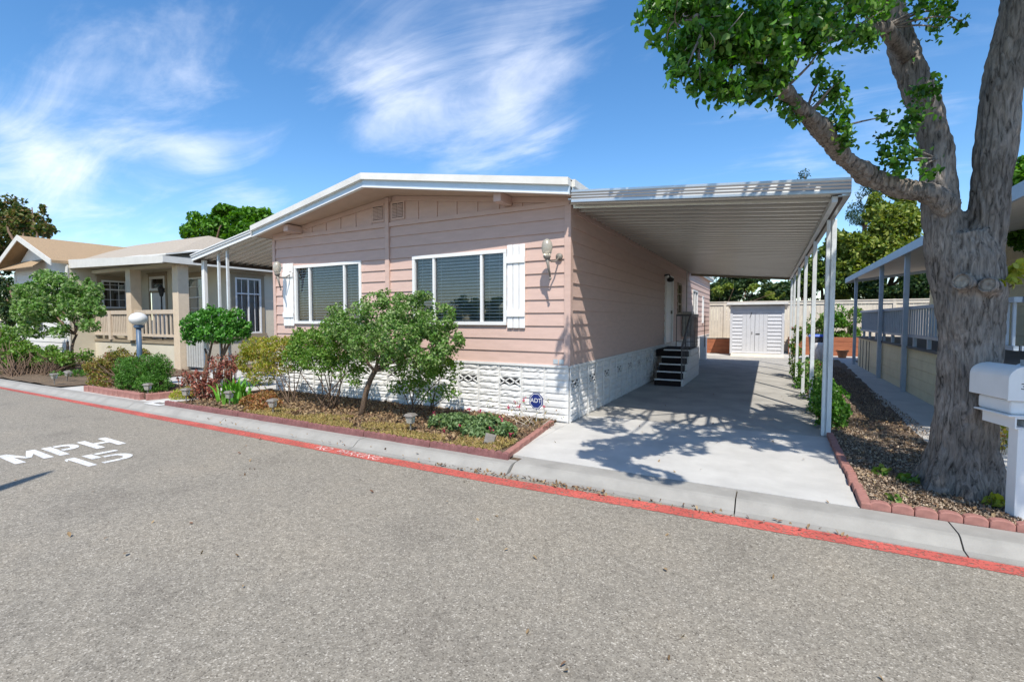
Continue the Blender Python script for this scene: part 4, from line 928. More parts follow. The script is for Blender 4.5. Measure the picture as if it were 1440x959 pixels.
# security sign
sg = thing('security_sign', 'dark blue octagonal security sign on a stake by the house corner', 'sign', (-3.22, 6.75, 0))
m = MB(); m.tube([(-3.22, 6.762, 0), (-3.22, 6.762, .3)], .01, 6); m.build('stake', mMETER, sg)
oc = lambda r, y, z0=.4: [(-3.22+r*math.cos(R(22.5+45*k)), y, z0+r*1.1*math.sin(R(22.5+45*k))) for k in range(8)]
m = MB(); m.extr(oc(.125, 6.745), (0, .012, 0)); m.build('plate', mNAVY, sg)
m = MB(); A_, B_ = oc(.112, 6.743), oc(.104, 6.743)
for k in range(8): m.quad(A_[k], A_[(k+1) % 8], B_[(k+1) % 8], B_[k])
m.build('border', mCLEANW, sg)
text_obj('lettering', 'ADT', mCLEANW, Matrix.Translation((-3.22, 6.742, .405)) @ Matrix.Rotation(R(90), 4, 'X'), sg, .095, .0006)
# mailboxes on a white post, turned a little away from the street line
PB0 = V((1.74, 5.41, 0)); MU = V((.969, .247, 0)); MV = V((-.247, .969, 0)); ROT = Matrix(((MU.x, MV.x, 0, 0), (MU.y, MV.y, 0, 0), (0, 0, 1, 0), (0, 0, 0, 1)))
def loc_(m, du=0): 
    m.v = [tuple(PB0+MU*(p[0]+du)+MV*p[1]+V((0, 0, p[2]))) for p in m.v]; return m
def mailbox(du, label, num):
    t = thing('mailbox', label, 'mailbox', PB0+MU*(.12+du)+V((0, 0, 1.0)))
    n = 12; c = .125; prof = [(0, 0), (2*c, 0), (2*c, .175)]+[(c+c*math.cos(R(a)), .175+.105*math.sin(R(a))) for a in range(12, 180, 12)]+[(0, .175)]
    m = MB(); m.extr([(p, .02, 1.012+q) for p, q in prof], (0, .47, 0)); loc_(m, du).build('body', mWHITE, t, bevel=.006)
    m = MB(); m.extr([(c+(p-c)*1.05, 0, 1.006+q*1.03) for p, q in prof], (0, .019, 0)); d = loc_(m, du).build('door', mWHITE, t, bevel=.004)
    m = MB(); m.box(c-.02, c+.02, -.012, -.001, 1.19, 1.30); loc_(m, du).build('handle', mMETER, d, bevel=.004)
    text_obj('digits', num, mDIGIT, Matrix.Translation(PB0+MU*(c-.005+du)-MV*.0012+V((0, 0, 1.125))) @ ROT @ Matrix.Rotation(R(90), 4, 'X'), d, .07, .0004, 1.4)
    m = MB(); m.extr([(2*c+.006, .2+p, 1.06+q) for p, q in ((0, 0), (.03, 0), (.03, .2), (.1, .2), (.1, .27), (0, .27))], (.006, 0, 0)); loc_(m, du).build('flag', mMETER, t)
mailbox(0, 'white dome-topped mailbox at the right edge of the picture', '38')
mailbox(.30, 'second white mailbox mostly cut off by the right edge, only its rounded top showing', '36')
mp_ = thing('mailbox_post', 'white mailbox post with a hollow square arm standing behind the scalloped edging', 'post', PB0)
m = MB(); m.box(.062, .165, -.015, .09, -.05, .776); loc_(m).build('upright', mWHITE, mp_, bevel=.004)
m = MB(); m.box(.036, .167, -.018, .36, .778, .79); m.box(.036, .167, -.018, .36, .862, .874); m.box(.036, .048, -.018, .36, .79, .862); m.box(.155, .167, -.018, .36, .79, .862); m.box(.048, .155, .2, .36, .79, .862); loc_(m).build('arm', mWHITE, mp_)
m = MB(); m.box(-.01, .58, -.02, .40, .876, .888); loc_(m).build('shelf', mWHITE, mp_, bevel=.003)
nbx = thing('newspaper_box', 'white newspaper box under the dome-topped mailbox', 'box', PB0+V((.1, .1, .89)))
m = MB(); m.box(.035, .22, .03, .43, .889, 1.004); loc_(m).build('body', mWHITE, nbx, bevel=.02)
# distant pole on the far side of the road, outside the picture, whose shadow tip reaches the road
up = thing('utility_pole', 'wooden utility pole across the road, only its shadow tip on the asphalt is seen', 'pole', (-5.3, -1.5, -.1))
m = MB(); m.tube([(-5.3, -1.5, -.2), (-5.3, -1.5, 5.2), (-5.3, -1.5, 5.7), (-5.3, -1.5, 5.9)], [.12, .09, .06, .02], 12); m.build('pole', mBARK2, up)

# ================================================================== EDGING
def scallop_piece(wid, h, th, n):
    m = MB(); prof = [(0, 0), (wid, 0)]
    for k in range(n):
        c = wid-(k+.5)*wid/n
        for a in range(0, 181, 30): prof.append((c+wid/n/2*math.cos(R(a)), h*.62+h*.38*math.sin(R(a))))
    m.extr([(p, 0, q) for p, q in prof], (0, th, 0)); return m
gA = 'dark red scalloped edging pieces along the front bed'
sp = scallop_piece(.585, .10, .055, 6).build('edging_piece', mBRICKD, None, loc=(0, 0, 0), bevel=.006); tag(sp, 'dark red scalloped edging piece along the street side of the front bed', 'edging', gA)
x = -10.42; i = 0
while x < -2.95:
    o = sp if i == 0 else sp.copy()
    if i: COL.objects.link(o)
    o.location = (x, 4.955+random.uniform(-.008, .008), -.012+random.uniform(-.006, .006)); o.rotation_euler = (random.uniform(-.05, .05), random.uniform(-.008, .008), random.uniform(-.014, .014)); x += .592; i += 1
gB = 'large terracotta scallops in front of the tree'
s1 = scallop_piece(.155, .085, .075, 1).build('edging_scallop', mBRICK, None, bevel=.008); tag(s1, 'rounded terracotta edging scallop between the kerb and the tree bed', 'edging', gB)
for i in range(22):
    o = s1 if i == 0 else s1.copy()
    if i: COL.objects.link(o)
    o.location = (.80+i*.158, 5.185+random.uniform(-.008, .008), -.012); o.rotation_euler = (0, random.uniform(-.03, .03), random.uniform(-.04, .04))
def brick(x, y, rz, z, lab, grp, first, L_=.2, mat=None, sz=(.2, .085, .075)):
    o = first.copy() if first else None
    if not o:
        m = MB(); m.box(-sz[0]/2, sz[0]/2, -sz[1]/2, sz[1]/2, 0, sz[2]); o = m.build('edging_brick', mat or mBRICK, None, bevel=.012); tag(o, lab, 'brick', grp)
    else: COL.objects.link(o)
    o.location = (x, y, z); o.rotation_euler = (random.uniform(-.05, .05), random.uniform(-.05, .05), rz+random.uniform(-.06, .06)); return o
f = None
for i in range(15): 
    q = brick(.775+random.uniform(-.008, .008), 5.28+i*.207, R(90), -.02, 'red edging brick between the driveway and the mulch', 'edging bricks along the right side of the driveway', f); f = f or q
f = None
for i in range(10): 
    q = brick(-2.81-.026*i, 5.08+i*.2, R(97), -.01, 'terracotta edging brick between the front bed and the driveway', 'edging bricks along the left side of the driveway', f); f = f or q
f = None
for i in range(17):
    if i < 11: x, y, a = -14.0+i*.235, 5.09+.01*math.sin(i), 0
    else: x, y, a = -11.38+(i-11)*.05, 5.2+(i-11)*.2, R(76)
    q = brick(x, y, a, -.01, 'pinkish edging brick around the corner bed with the globe lamp', 'bricks around the corner bed', f, sz=(.225, .11, .14)); f = f or q

# ================================================================== THE LARGE TREE
def remeshed(mb, vox, disp):
    me = bpy.data.meshes.new('tmp'); me.from_pydata([tuple(p) for p in mb.v], [], mb.f); o = bpy.data.objects.new('tmp', me); COL.objects.link(o)
    r = o.modifiers.new('r', 'REMESH'); r.mode = 'VOXEL'; r.voxel_size = vox
    s = o.modifiers.new('s', 'SMOOTH'); s.factor = .5; s.iterations = 8
    bpy.context.view_layer.update()
    m2 = bpy.data.meshes.new_from_object(o.evaluated_get(bpy.context.evaluated_depsgraph_get())); bpy.data.objects.remove(o)
    n = len(m2.vertices); co_ = np.zeros(n*3, np.float32); m2.vertices.foreach_get('co', co_); no = np.zeros(n*3, np.float32); m2.vertices.foreach_get('normal', no)
    co_ = co_.reshape(-1, 3); no = no.reshape(-1, 3); d = np.array([disp(V(p)) for p in co_.tolist()], np.float32)
    co_ += no*d[:, None]; m2.vertices.foreach_set('co', co_.ravel()); m2.polygons.foreach_set('use_smooth', [True]*len(m2.polygons)); m2.update(); return m2
TB = V((1.66, 6.1, 0))
tree = thing('shade_tree', 'large grey-barked tree with a forked trunk and glossy leaves by the mailbox', 'tree', TB)
m = MB()
m.tube([(1.66, 6.1, -.25), (1.66, 6.1, 0), (1.66, 6.1, .12), (1.66, 6.1, .35), (1.66, 6.1, .9), (1.68, 6.1, 1.47), (1.66, 6.1, 1.9), (1.63, 6.1, 2.25), (1.6, 6.1, 2.5)], [.36, .325, .29, .255, .226, .228, .255, .265, .21], 28)
for a in (20, 95, 160, 215, 265, 320):   # root flare
    d = V((math.cos(R(a)), math.sin(R(a)), 0)); m.tube([TB+d*.15+V((0, 0, .5)), TB+d*.24+V((0, 0, .18)), TB+d*.34+V((0, 0, -.02)), TB+d*.5+V((0, 0, -.15))], [.1, .105, .09, .05], 10)
m.tube([(1.58, 6.1, 1.7), (1.47, 6.1, 2.35), (1.42, 6.1, 2.8), (1.36, 6.1, 3.3), (1.28, 6.1, 3.75), (1.12, 6.1, 4.2), (.98, 6.12, 4.8), (.82, 6.15, 5.5), (.72, 6.2, 6.4), (.7, 6.1, 7.4)], [.16, .165, .148, .132, .128, .12, .118, .1, .075, .04], 18)
m.tube([(1.72, 6.1, 1.6), (1.73, 6.1, 2.3), (1.76, 6.1, 2.8), (1.79, 6.1, 3.3), (1.84, 6.1, 3.9), (1.92, 6.1, 4.6), (2.05, 6.1, 5.4), (2.25, 6.0, 6.4), (2.4, 5.9, 7.5)], [.16, .165, .15, .14, .143, .145, .12, .085, .04], 18)
m.tube([(1.45, 5.98, 2.72), (1.3, 5.9, 2.86), (1.06, 5.85, 2.93), (.8, 5.7, 3.03), (.56, 5.4, 3.16), (.40, 5.1, 3.28), (.22, 4.75, 3.38), (.05, 4.4, 3.48), (-.13, 4.1, 3.55), (-.3, 3.8, 3.62), (-.5, 3.5, 3.72)], [.105, .098, .088, .084, .08, .076, .068, .058, .046, .034, .018], 14)
for q in ((1.54, 5.83, 2.01), (1.72, 5.83, 1.97)): m.tube([V(q)+V((.05, .2, -.02)), V(q)+V((.0, .0, 0)), V(q)+V((-.03, -.05, .01))], [.09, .085, .07], 14)
def bark(p):
    z = p.z*1.9; w = mn.noise(V((p.x*3, p.y*3, p.z*1.2)))*.5
    r1 = abs(mn.noise(V((p.x*21+w, p.y*21+w, z*1.6+w*2)))); r2 = abs(mn.noise(V((p.x*36+w*2, p.y*36, z*3.4))))
    return .036*min(r1, .4)+.02*min(r2, .4)-.015+.024*mn.noise(V((p.x*4, p.y*4, p.z*2.5)))
me = remeshed(m, .0135, bark)
me.transform(Matrix.Translation(-TB)); me.materials.clear(); me.materials.append(mBARK); link('trunk', me, tree)
for q, rr in (((1.54, 5.83, 2.01), .058), ((1.72, 5.83, 1.97), .054)):
    q = V(q)+V((-.034, -.058, .012)); a = V((-.03, -.05, .01)).normalized(); e1 = a.cross(V((0, 0, 1))).normalized(); e2 = e1.cross(a)
    wob = [1+.13*mn.noise(V((math.cos(t*.3927)*1.2, math.sin(t*.3927)*1.2, rr*90))) for t in range(16)]
    k = MB(); ring = lambda f, h: [q+(e1*math.cos(t*.3927)+e2*math.sin(t*.3927))*rr*f*wob[t]+a*h for t in range(16)]
    P = ring(1.3, -.05)+ring(1.32, .0)+ring(1.16, .016)+ring(1.0, .012)+ring(.95, -.002)
    k.add(P, [(r*16+t, r*16+(t+1) % 16, (r+1)*16+(t+1) % 16, (r+1)*16+t) for r in range(4) for t in range(16)]); c_ = k.build('branch_collar', mBARK, tree, smooth=True)
    k = MB(); P = ring(.96, -.001)+ring(.7, .004)+ring(.35, .001)+ring(.05, -.006)
    k.add(P, [(r*16+t, r*16+(t+1) % 16, (r+1)*16+(t+1) % 16, (r+1)*16+t) for r in range(3) for t in range(16)]+[tuple(48+t for t in range(16))]); k.build('cut_face', mCUT, c_)
def wdepth(p): return (V(p)-CAM).dot(FW)
def pxb(lst, n, **kw):       # ellipsoids given by picture place, depth and size
    out = []
    for b in lst:
        c = at(b[0], b[1], b[2]); k = wdepth(c)/FPX; rx = b[3]*k; rz = (b[4] if len(b) > 4 else b[3])*k
        out.append(blob(c, (rx, rx*kw.get('dep', .9), rz), int(kw.get('K', 7.5)*n*(b[3]*(b[4] if len(b) > 4 else b[3]))/900*(b[5] if len(b) > 5 else 1)), kw.get('hollow', .35), kw.get('gap', .45), kw.get('gs', 4)))
    return np.concatenate(out)
vis = [(930, 5, 3.6, 22), (955, 30, 3.6, 26), (985, 20, 3.6, 32), (1020, 20, 3.7, 34), (970, 70, 3.5, 28), (1000, 75, 3.55, 34), (960, 108, 3.4, 20, 14), (985, 115, 3.5, 22, 14), (1030, 65, 3.7, 36), (1025, 110, 3.75, 28), (1062, 85, 3.9, 34), (1060, 35, 3.8, 34), (1095, 55, 4.0, 32), (1085, 105, 4.1, 24), (1055, 128, 4.1, 20), (1110, 20, 4.1, 32), (1130, 55, 4.3, 26), (1150, 25, 4.5, 30), (1185, 12, 4.7, 28), (1150, 70, 4.4, 14), (1215, 30, 5.2, 24), (1180, 58, 4.7, 20, 13), (1225, 55, 5.3, 16), (1240, 10, 5.4, 20), (1305, 12, 5.7, 22), (1330, 10, 5.9, 16), (1322, 40, 5.8, 14), (1352, 32, 5.9, 9),
       (1090, 138, 4.6, 18, 12), (1118, 160, 4.65, 18, 12), (1108, 150, 4.5, 14), (1158, 105, 4.7, 14, 16), (1182, 115, 4.8, 15, 20), (1165, 135, 4.8, 18, 14), (1185, 165, 5.0, 18, 22), (1190, 205, 5.2, 13, 14), (1180, 190, 5.1, 16, 14), (1292, 122, 5.75, 8, 26), (1310, 125, 5.7, 12, 18), (1280, 165, 5.6, 18, 20), (1255, 195, 5.6, 22, 20), (1272, 225, 5.6, 22, 22), (1250, 225, 5.6, 16, 12), (1302, 240, 5.75, 14, 12), (1240, 165, 5.5, 8, 10)]
P = np.concatenate([pxb([b for b in vis if b[3] >= 24], 235, gap=.52, gs=6, hollow=.15, K=2.0), pxb([b for b in vis if b[3] < 24], 235, gap=.5, gs=9, hollow=0, K=1.15)])
P += rng.normal(size=P.shape)*np.where(rng.uniform(size=(len(P), 1)) < .2, .05, .02)
leaves('crown', P, .052, lOAK, tree, wid=.6, droop=.6, flat=.15, fold=.35, var=.45)
Pp = pxb([(1165, 105, 4.7, 8, 14), (1285, 150, 5.6, 5, 26), (1345, 34, 5.9, 8, 5), (1170, 190, 4.9, 5, 14), (1000, 60, 3.4, 20), (1060, 60, 3.7, 24), (1150, 35, 4.3, 20)], 22, gap=0, K=1.5); leaves('foliage', Pp, .055, lPALE, tree, wid=.6)
# the crown above the picture: leafy limbs reaching out over the street and the drive
tg = []
def over(gx, gy, h, r, n): tg.append(((gx+.35*h, gy-.637*h, h), r, n))
for gx, gy in ((.4, 7.4), (-.1, 7.15), (-.6, 7.5), (-1.2, 7.1), (-1.0, 6.6), (-1.6, 6.7), (-2.1, 7.2), (-2.6, 7.6), (-1.9, 6.3), (-.3, 7.9), (-1.4, 7.8), (.5, 8.0), (-2.2, 8.2), (-3.05, 7.9), (-3.2, 8.6), (-2.7, 8.9), (-3.0, 9.3)): over(gx+random.uniform(-.15, .15), gy+random.uniform(-.1, .1), random.uniform(5.2, 6.6), random.uniform(.28, .42), 230)
for gx, gy in ((-1.75, 5.8), (-1.55, 5.45), (-1.25, 5.25), (-1.9, 5.6), (-1.0, 5.15), (-1.45, 6.1)): over(gx, gy, random.uniform(4.9, 5.6), .22, 150)
for gx, gy in ((.95, 7.5), (.6, 8.1), (.3, 8.6), (-.1, 8.7), (-.5, 9.3), (-.9, 9.7), (.1, 9.0), (.75, 7.9), (.45, 8.4), (-.3, 8.2), (1.2, 7.05), (1.35, 6.5), (1.5, 6.05), (1.75, 6.2), (1.62, 6.75), (1.05, 6.9), (.85, 7.3), (1.75, 5.75), (1.55, 6.25), (1.3, 6.7), (1.1, 7.2), (.9, 7.7), (1.9, 6.4), (1.95, 7.0), (1.5, 7.5), (1.6, 8.2), (2.2, 7.6), (2.5, 8.3), (2.3, 9.2), (1.35, 9.1), (2.6, 10), (2.2, 6.2), (2.5, 6.9), (1.1, 10.6), (0.1, 9.4), (-.6, 9.0), (-1.3, 9.6), (-.8, 10.4), (.3, 10.4)): over(gx+random.uniform(-.1, .1), gy+random.uniform(-.1, .1), random.uniform(5.4, 7.6), random.uniform(.36, .55), 260)
P = np.concatenate([blob(c, r, n, .2, .45, 3) for c, r, n in tg]); leaves('upper_crown', P, .105, lOAK, tree, wid=.62, droop=.5)
m = MB(); limbs = [V((.98, 6.12, 4.8)), V((1.92, 6.1, 4.6)), V((.82, 6.15, 5.5)), V((2.05, 6.1, 5.4)), V((.72, 6.2, 6.4)), V((2.25, 6.0, 6.4))]
for i, (c, r, n) in enumerate(tg):
    if i % 2 == 0: s = min(limbs, key=lambda q: (q-V(c)).length); limb(m, s, c, .045, .01, .1, 6, 6)
m.build('limb', mBARK, tree, smooth=True)
m = MB(); br = [V(p) for p in ((.40, 5.1, 3.28), (.22, 4.75, 3.38), (.05, 4.4, 3.48), (-.13, 4.1, 3.55), (-.3, 3.8, 3.62), (-.45, 3.55, 3.7))]
up2 = [V((1.13, 6.08, 4.2)), at(1245, 40, 5.6), at(1200, 43, 5.3), at(1165, 54, 5.0), at(1130, 50, 4.7)]
m.tube(up2, [.075, .062, .05, .042, .025], 10)
for b in vis:
    c = at(*b[:3]); s = min(br+up2[1:]+[V((1.28, 6.0, 3.7)), V((1.36, 6.0, 3.2))], key=lambda q: (q-c).length)
    if (s-c).length < 1.2: limb(m, s, c, .014, .004, .12, 5, 5)
    if b[3] >= 24:
        for _ in range(3):
            q = c+V(rng.normal(size=3)*b[3]*.003); m.cur = 1; limb(m, c+V(rng.normal(size=3)*.03), q, .006, .002, .15, 4, 4); m.cur = 0
m.build('twig', [mBARK, mCUT], tree, smooth=True)

# ================================================================== PLANTS
def plant(name, label, cat, base, pts, size, leaf, stems=None, stem_mat=None, group=None, wid=.5, droop=.2, flat=.3, extra=None, fold=.25, partname='foliage'):
    t = thing(name, label, cat, base, group)
    leaves(partname, pts, size, leaf, t, wid=wid, droop=droop, flat=flat, fold=fold)
    if stems is not None and stems.v: stems.build('stem', stem_mat or mBARK2, t, smooth=True)
    for nm, p, s, mt, k in (extra or []):
        for q in range(0, len(p), k): leaves(nm, p[q:q+k], s, mt, t, wid=.8, flat=.1)
    return t
def fan(base, tops, r0, r1, spread=.1, bend=.08):
    m = MB()
    for tp in tops: limb(m, V(base)+V((random.uniform(-spread, spread), random.uniform(-spread, spread), -.03)), tp, r0, r1, bend, 5, 6)
    return m
def px_pts(lst): return [at(*q) for q in lst]
# 1 rose tree in front of the windows
b = gp(507, 587); m = MB(); fk = at(527, 522, 5.95)
pts_ = limb(m, b, fk, .05, .042, .05, 9, 6)
for q in ((495, 480), (525, 450), (560, 440), (590, 465), (615, 480), (540, 490), (575, 510), (480, 470)): limb(m, fk, at(q[0], q[1], 5.9+random.uniform(-.35, .35)), .024, .006, .14, 6, 7)
P = pxb([(490, 462, 5.8, 34, 28), (530, 440, 5.9, 40, 28), (575, 440, 5.95, 40, 28), (612, 455, 5.9, 34, 30), (632, 478, 5.9, 24, 26), (560, 470, 5.6, 46, 34), (515, 482, 5.7, 36, 26), (600, 492, 5.7, 36, 28), (560, 500, 6.0, 36, 24), (475, 440, 5.9, 18, 14), (592, 420, 6, 18, 12), (545, 418, 6, 22, 12)], 215, gap=.48, gs=5, hollow=.2)
plant('rose_tree', 'broad small-leaved rose tree on a bare leaning trunk in front of the right window', 'shrub', b, P, .045, lROSE, m, wid=.6)
# 2 multi-stemmed shrub right under it
b = gp(575, 584); m = fan(b, px_pts([(560, 530, 6.2), (585, 530, 6.2), (610, 540, 6.3), (628, 525, 6.3), (600, 515, 6.2), (572, 520, 6.1), (640, 545, 6.2)]), .012, .005, .12); m2 = fan(gp(607, 580), px_pts([(600, 530, 6.5), (620, 520, 6.5), (612, 540, 6.4)]), .014, .005, .05); m.add(m2.v, m2.f)
P = pxb([(590, 525, 6.2, 34, 22), (622, 512, 6.2, 30, 24), (632, 545, 6.2, 18, 18, .5), (565, 540, 6.2, 24, 16, .5), (605, 552, 6.2, 24, 14, .4)], 170, gap=.44, gs=5, hollow=.1, K=10)
plant('upright_shrub', 'upright small-leaved shrub with many thin stems between the leaning trunk and the flowering mound', 'shrub', b, P, .045, lBUSH, m, wid=.55)
# 3 bright green bush of bare canes, left of the trunk
b = gp(462, 578); m = fan(b, px_pts([(430, 505, 6.1), (445, 500, 6.0), (460, 495, 6.1), (475, 500, 6.0), (490, 500, 6.1), (505, 505, 6.0), (420, 520, 6.0), (452, 515, 5.9), (485, 520, 6.2), (470, 510, 5.9)]), .014, .006, .2)
P = pxb([(430, 480, 6.2, 26, 22), (455, 505, 5.9, 36, 18), (490, 470, 6.2, 26, 20), (445, 490, 6.1, 36, 28), (480, 480, 6.1, 36, 30), (505, 500, 6.1, 22, 28), (460, 465, 6.1, 24, 18), (420, 500, 6.1, 24, 22), (475, 520, 6.0, 34, 14, .6), (500, 535, 6.0, 14, 14, .5)], 200, gap=.38, gs=5, hollow=.1, K=8)
plant('cane_shrub', 'bright green shrub on a fan of bare canes below the left window', 'shrub', b, P, .048, lBUSH, m, wid=.55)
# 4 yellow-green nandina
b = gp(408, 570); m = fan(b, px_pts([(370, 510, 6.3), (385, 505, 6.2), (400, 510, 6.2), (415, 515, 6.1), (355, 520, 6.3), (395, 525, 6.1), (425, 510, 6.1)]), .013, .006, .14)
P = pxb([(362, 490, 6.4, 26, 18), (390, 492, 6.3, 28, 20), (415, 488, 6.3, 24, 18), (350, 508, 6.3, 18, 20), (385, 515, 6.2, 32, 14, .7), (365, 530, 6.2, 22, 14, .5)], 210, gap=.36, gs=5, hollow=.1, K=16)
plant('nandina', 'yellow-green feathery shrub on bare stems right of the citrus tree', 'shrub', b, P, .05, lNAND, m, wid=.38)
# 5 flowering mound with crimson flowers
b = gp(665, 612)
P = pxb([(625, 597, 5.9, 26, 14), (655, 600, 5.8, 26, 15), (685, 597, 5.9, 26, 15), (710, 605, 5.8, 20, 12), (645, 590, 6.0, 20, 10), (670, 610, 5.6, 24, 10)], 330, gap=.3, gs=6, hollow=.1)
F = clumps(np.array([at(x, y, 5.55)+V((0, 0, .02)) for x, y in ((647, 600), (625, 607), (607, 615), (610, 583), (660, 577), (705, 592), (690, 605), (675, 580), (718, 612))]), 9, .014)
plant('flowering_mound', 'low grey-green mound with a few crimson flowers near the driveway corner', 'plant', b, P, .045, lGERA, None, wid=.85, flat=.5, extra=[('flower', F, .026, lPINKF, 9)])
# 6 leggy flower stalks by the sign
b = gp(745, 600); tops = px_pts([(715, 573, 6.6), (724, 565, 6.6), (728, 572, 6.5), (736, 561, 6.6), (731, 571, 6.5), (715, 592, 6.4), (765, 572, 6.6), (784, 574, 6.6), (688, 562, 6.5), (745, 588, 6.4), (755, 580, 6.5), (700, 578, 6.4), (770, 560, 6.6), (790, 580, 6.6)])
m = fan(b, tops, .004, .003, .18, .06)
plant('flower_stalks', 'leggy dry stalks with small crimson flowers around the blue sign', 'plant', b, clumps(np.array([t-V((0, 0, .06)) for t in tops]+[b+V((random.uniform(-.3, .3), random.uniform(-.15, .15), .05)) for _ in range(10)]), 6, .04), .035, lMIX, m, mFENCE, extra=[('flower', clumps(np.array(tops[:7]), 10, .014), .026, lPINKF, 10)])
# 7 citrus tree
b = V((-12.35, 6.75, 0)); m = MB()
for s, q in (((-12.35, 6.75, 0), (288, 490)), ((-12.3, 6.75, 0), (300, 475)), ((-12.0, 6.8, 0), (318, 480)), ((-11.95, 6.8, 0), (330, 470)), ((-12.05, 6.85, 0), (310, 470))): limb(m, s, at(q[0], q[1], 6.8+random.uniform(-.2, .2)), .045, .02, .06, 8, 7)
for q in ((270, 460), (285, 450), (310, 445), (335, 455), (345, 460)): limb(m, at(305, 482, 6.8), at(q[0], q[1], 6.8), .022, .008, .1, 6, 5)
P = pxb([(275, 458, 6.75, 20, 22), (300, 448, 6.7, 24, 20), (328, 452, 6.8, 20, 20), (345, 462, 6.9, 10, 14), (270, 475, 6.7, 14, 10), (300, 468, 6.6, 26, 14), (320, 472, 6.7, 20, 12, .8)], 290, gap=.35, gs=5, hollow=.2)
plant('citrus_tree', 'small glossy citrus tree with several slanting trunks below the side awning', 'tree', b, P, .075, lCIT, m, mBARK2, wid=.55, partname='crown')
# 8 red succulents
b = V((-10.0, 5.75, .03)); cs = pxb([(265, 530, 5.8, 18, 14), (290, 535, 5.7, 22, 20), (315, 525, 6.0, 18, 20), (285, 550, 5.6, 22, 12), (305, 510, 6.2, 14, 10), (325, 510, 6.3, 12, 14)], 60, gap=0, K=1.3)
m = MB()
for c in cs[::2]: limb(m, (c[0]*.8+b.x*.2, c[1]*.8+b.y*.2, 0), c, .012, .008, .06, 5, 4)
plant('red_succulents', 'reddish brown rosette succulents between the corner bed and the sword-leaved clump', 'plant', b, clumps(cs, 15, .032), .055, lSUCC, m, wid=.5, flat=.2)
# 9 sword-leaved clump
t = thing('sword_plant', 'bright green clump of upright sword-shaped leaves by the path light', 'plant', (-9.3, 5.65, .03)); m = MB()
for i in range(70):
    o = V((-9.3+random.gauss(0, .13), 5.68+random.gauss(0, .12), .02)); a = random.uniform(0, 6.28); out_ = V((math.cos(a), math.sin(a), 0))*random.uniform(.05, .38); h = random.uniform(.4, .72); w_ = random.uniform(.018, .028); sd = V((-math.sin(a), math.cos(a), 0)); PP = []
    for k in range(7):
        q = k/6; p = o+out_*q**1.8+V((0, 0, h*(q-.25*q**3))); ww = w_*(1-q**3)+.002; PP += [p-sd*ww, p+V((0, 0, -.006)), p+sd*ww]
    m.add(PP, [(3*k, 3*k+1, 3*k+4, 3*k+3) for k in range(6)]+[(3*k+1, 3*k+2, 3*k+5, 3*k+4) for k in range(6)])
m.build('leaf', lSWORD, t)
# 10 orange low shrub, 11 yellow-green mound, 12 corner bed shrubs
b = gp(368, 582); P = pxb([(352, 565, 5.6, 16, 12), (372, 563, 5.6, 20, 14), (365, 574, 5.4, 22, 9), (388, 570, 5.6, 10, 10)], 420, gap=.3, gs=6, hollow=.1)
plant('orange_shrub', 'low orange-tinted shrub in front of the bare canes', 'shrub', b, P, .04, lORANGE, fan(b, [V(p) for p in P[::60]], .006, .003, .08), wid=.6)
b = gp(258, 560); P = pxb([(250, 556, 5.5, 12, 9), (263, 553, 5.6, 10, 10)], 520, gap=.2, gs=6, hollow=.1); plant('yellow_mound', 'small yellow-green mound at the left tip of the front bed', 'plant', b, P, .035, lYEL, None, wid=.5)
b = V((-13.3, 5.75, .05)); P = pxb([(140, 520, 5.7, 18, 20), (165, 508, 5.9, 20, 20), (150, 540, 5.6, 22, 12), (180, 520, 5.9, 14, 20), (200, 498, 6.3, 10, 8)], 300, gap=.32, gs=5, hollow=.2, K=14)
plant('reddish_shrub', 'loose reddish yellow shrub at the left of the corner bed below the globe lamp', 'shrub', b, P, .055, lMIX, fan(b, [V(p) for p in P[::90]], .01, .004, .15), wid=.5)
b = V((-12.35, 5.75, .05)); P = pxb([(200, 525, 5.75, 32, 27), (220, 520, 5.8, 22, 22), (185, 535, 5.6, 22, 18), (215, 540, 5.6, 24, 14), (175, 520, 5.7, 14, 18)], 330, gap=.2, gs=6, hollow=.35, K=22)
plant('dense_shrub', 'dense rounded fine-leaved green shrub in front of the globe lamp post', 'shrub', b, P, .05, lDENSE, fan(b, [V(p) for p in P[::150]], .01, .004, .12), wid=.28)
# 13 small multi-stemmed tree in the neighbour bed, 14 low shrubs there
b = gp(103, 527); m = MB(); fk = at(105, 470, 6.5)
for q in ((108, 470), (95, 480), (60, 500)): limb(m, b, at(q[0], q[1], 6.5+random.uniform(-.2, .2)), .06, .03, .06, 8, 6)
for q in ((60, 450), (80, 430), (100, 420), (120, 440), (135, 445), (45, 430), (90, 400), (60, 410)): limb(m, fk, at(q[0], q[1], 6.5+random.uniform(-.5, .5)), .03, .008, .12, 6, 6)
P = pxb([(50, 425, 6.4, 30, 26), (85, 405, 6.6, 34, 22), (115, 415, 6.6, 26, 22), (130, 430, 6.6, 14, 14), (70, 435, 6.3, 34, 20), (105, 440, 6.4, 26, 14), (35, 440, 6.5, 18, 20), (50, 462, 6.4, 22, 14, .6), (25, 470, 6.3, 14, 12, .6), (125, 458, 6.4, 14, 10, .6), (85, 465, 6.2, 18, 10, .5), (70, 390, 6.7, 22, 10), (118, 392, 6.8, 10, 8), (30, 410, 6.6, 14, 10), (140, 438, 6.6, 8, 8)], 220, gap=.47, gs=2.2, hollow=.1, K=11)
plant('small_tree', 'small multi-stemmed tree with an open crown in front of the white gable wall', 'tree', b, P, .1, lROSE, m, wid=.55, partname='crown')
b = gp(72, 528); P = pxb([(75, 500, 6.2, 22, 14, .6), (55, 505, 6.2, 18, 16, .6), (95, 505, 6.3, 16, 12, .5), (120, 500, 6.6, 12, 12, .4)], 220, gap=.45, gs=3, hollow=.05, K=14)
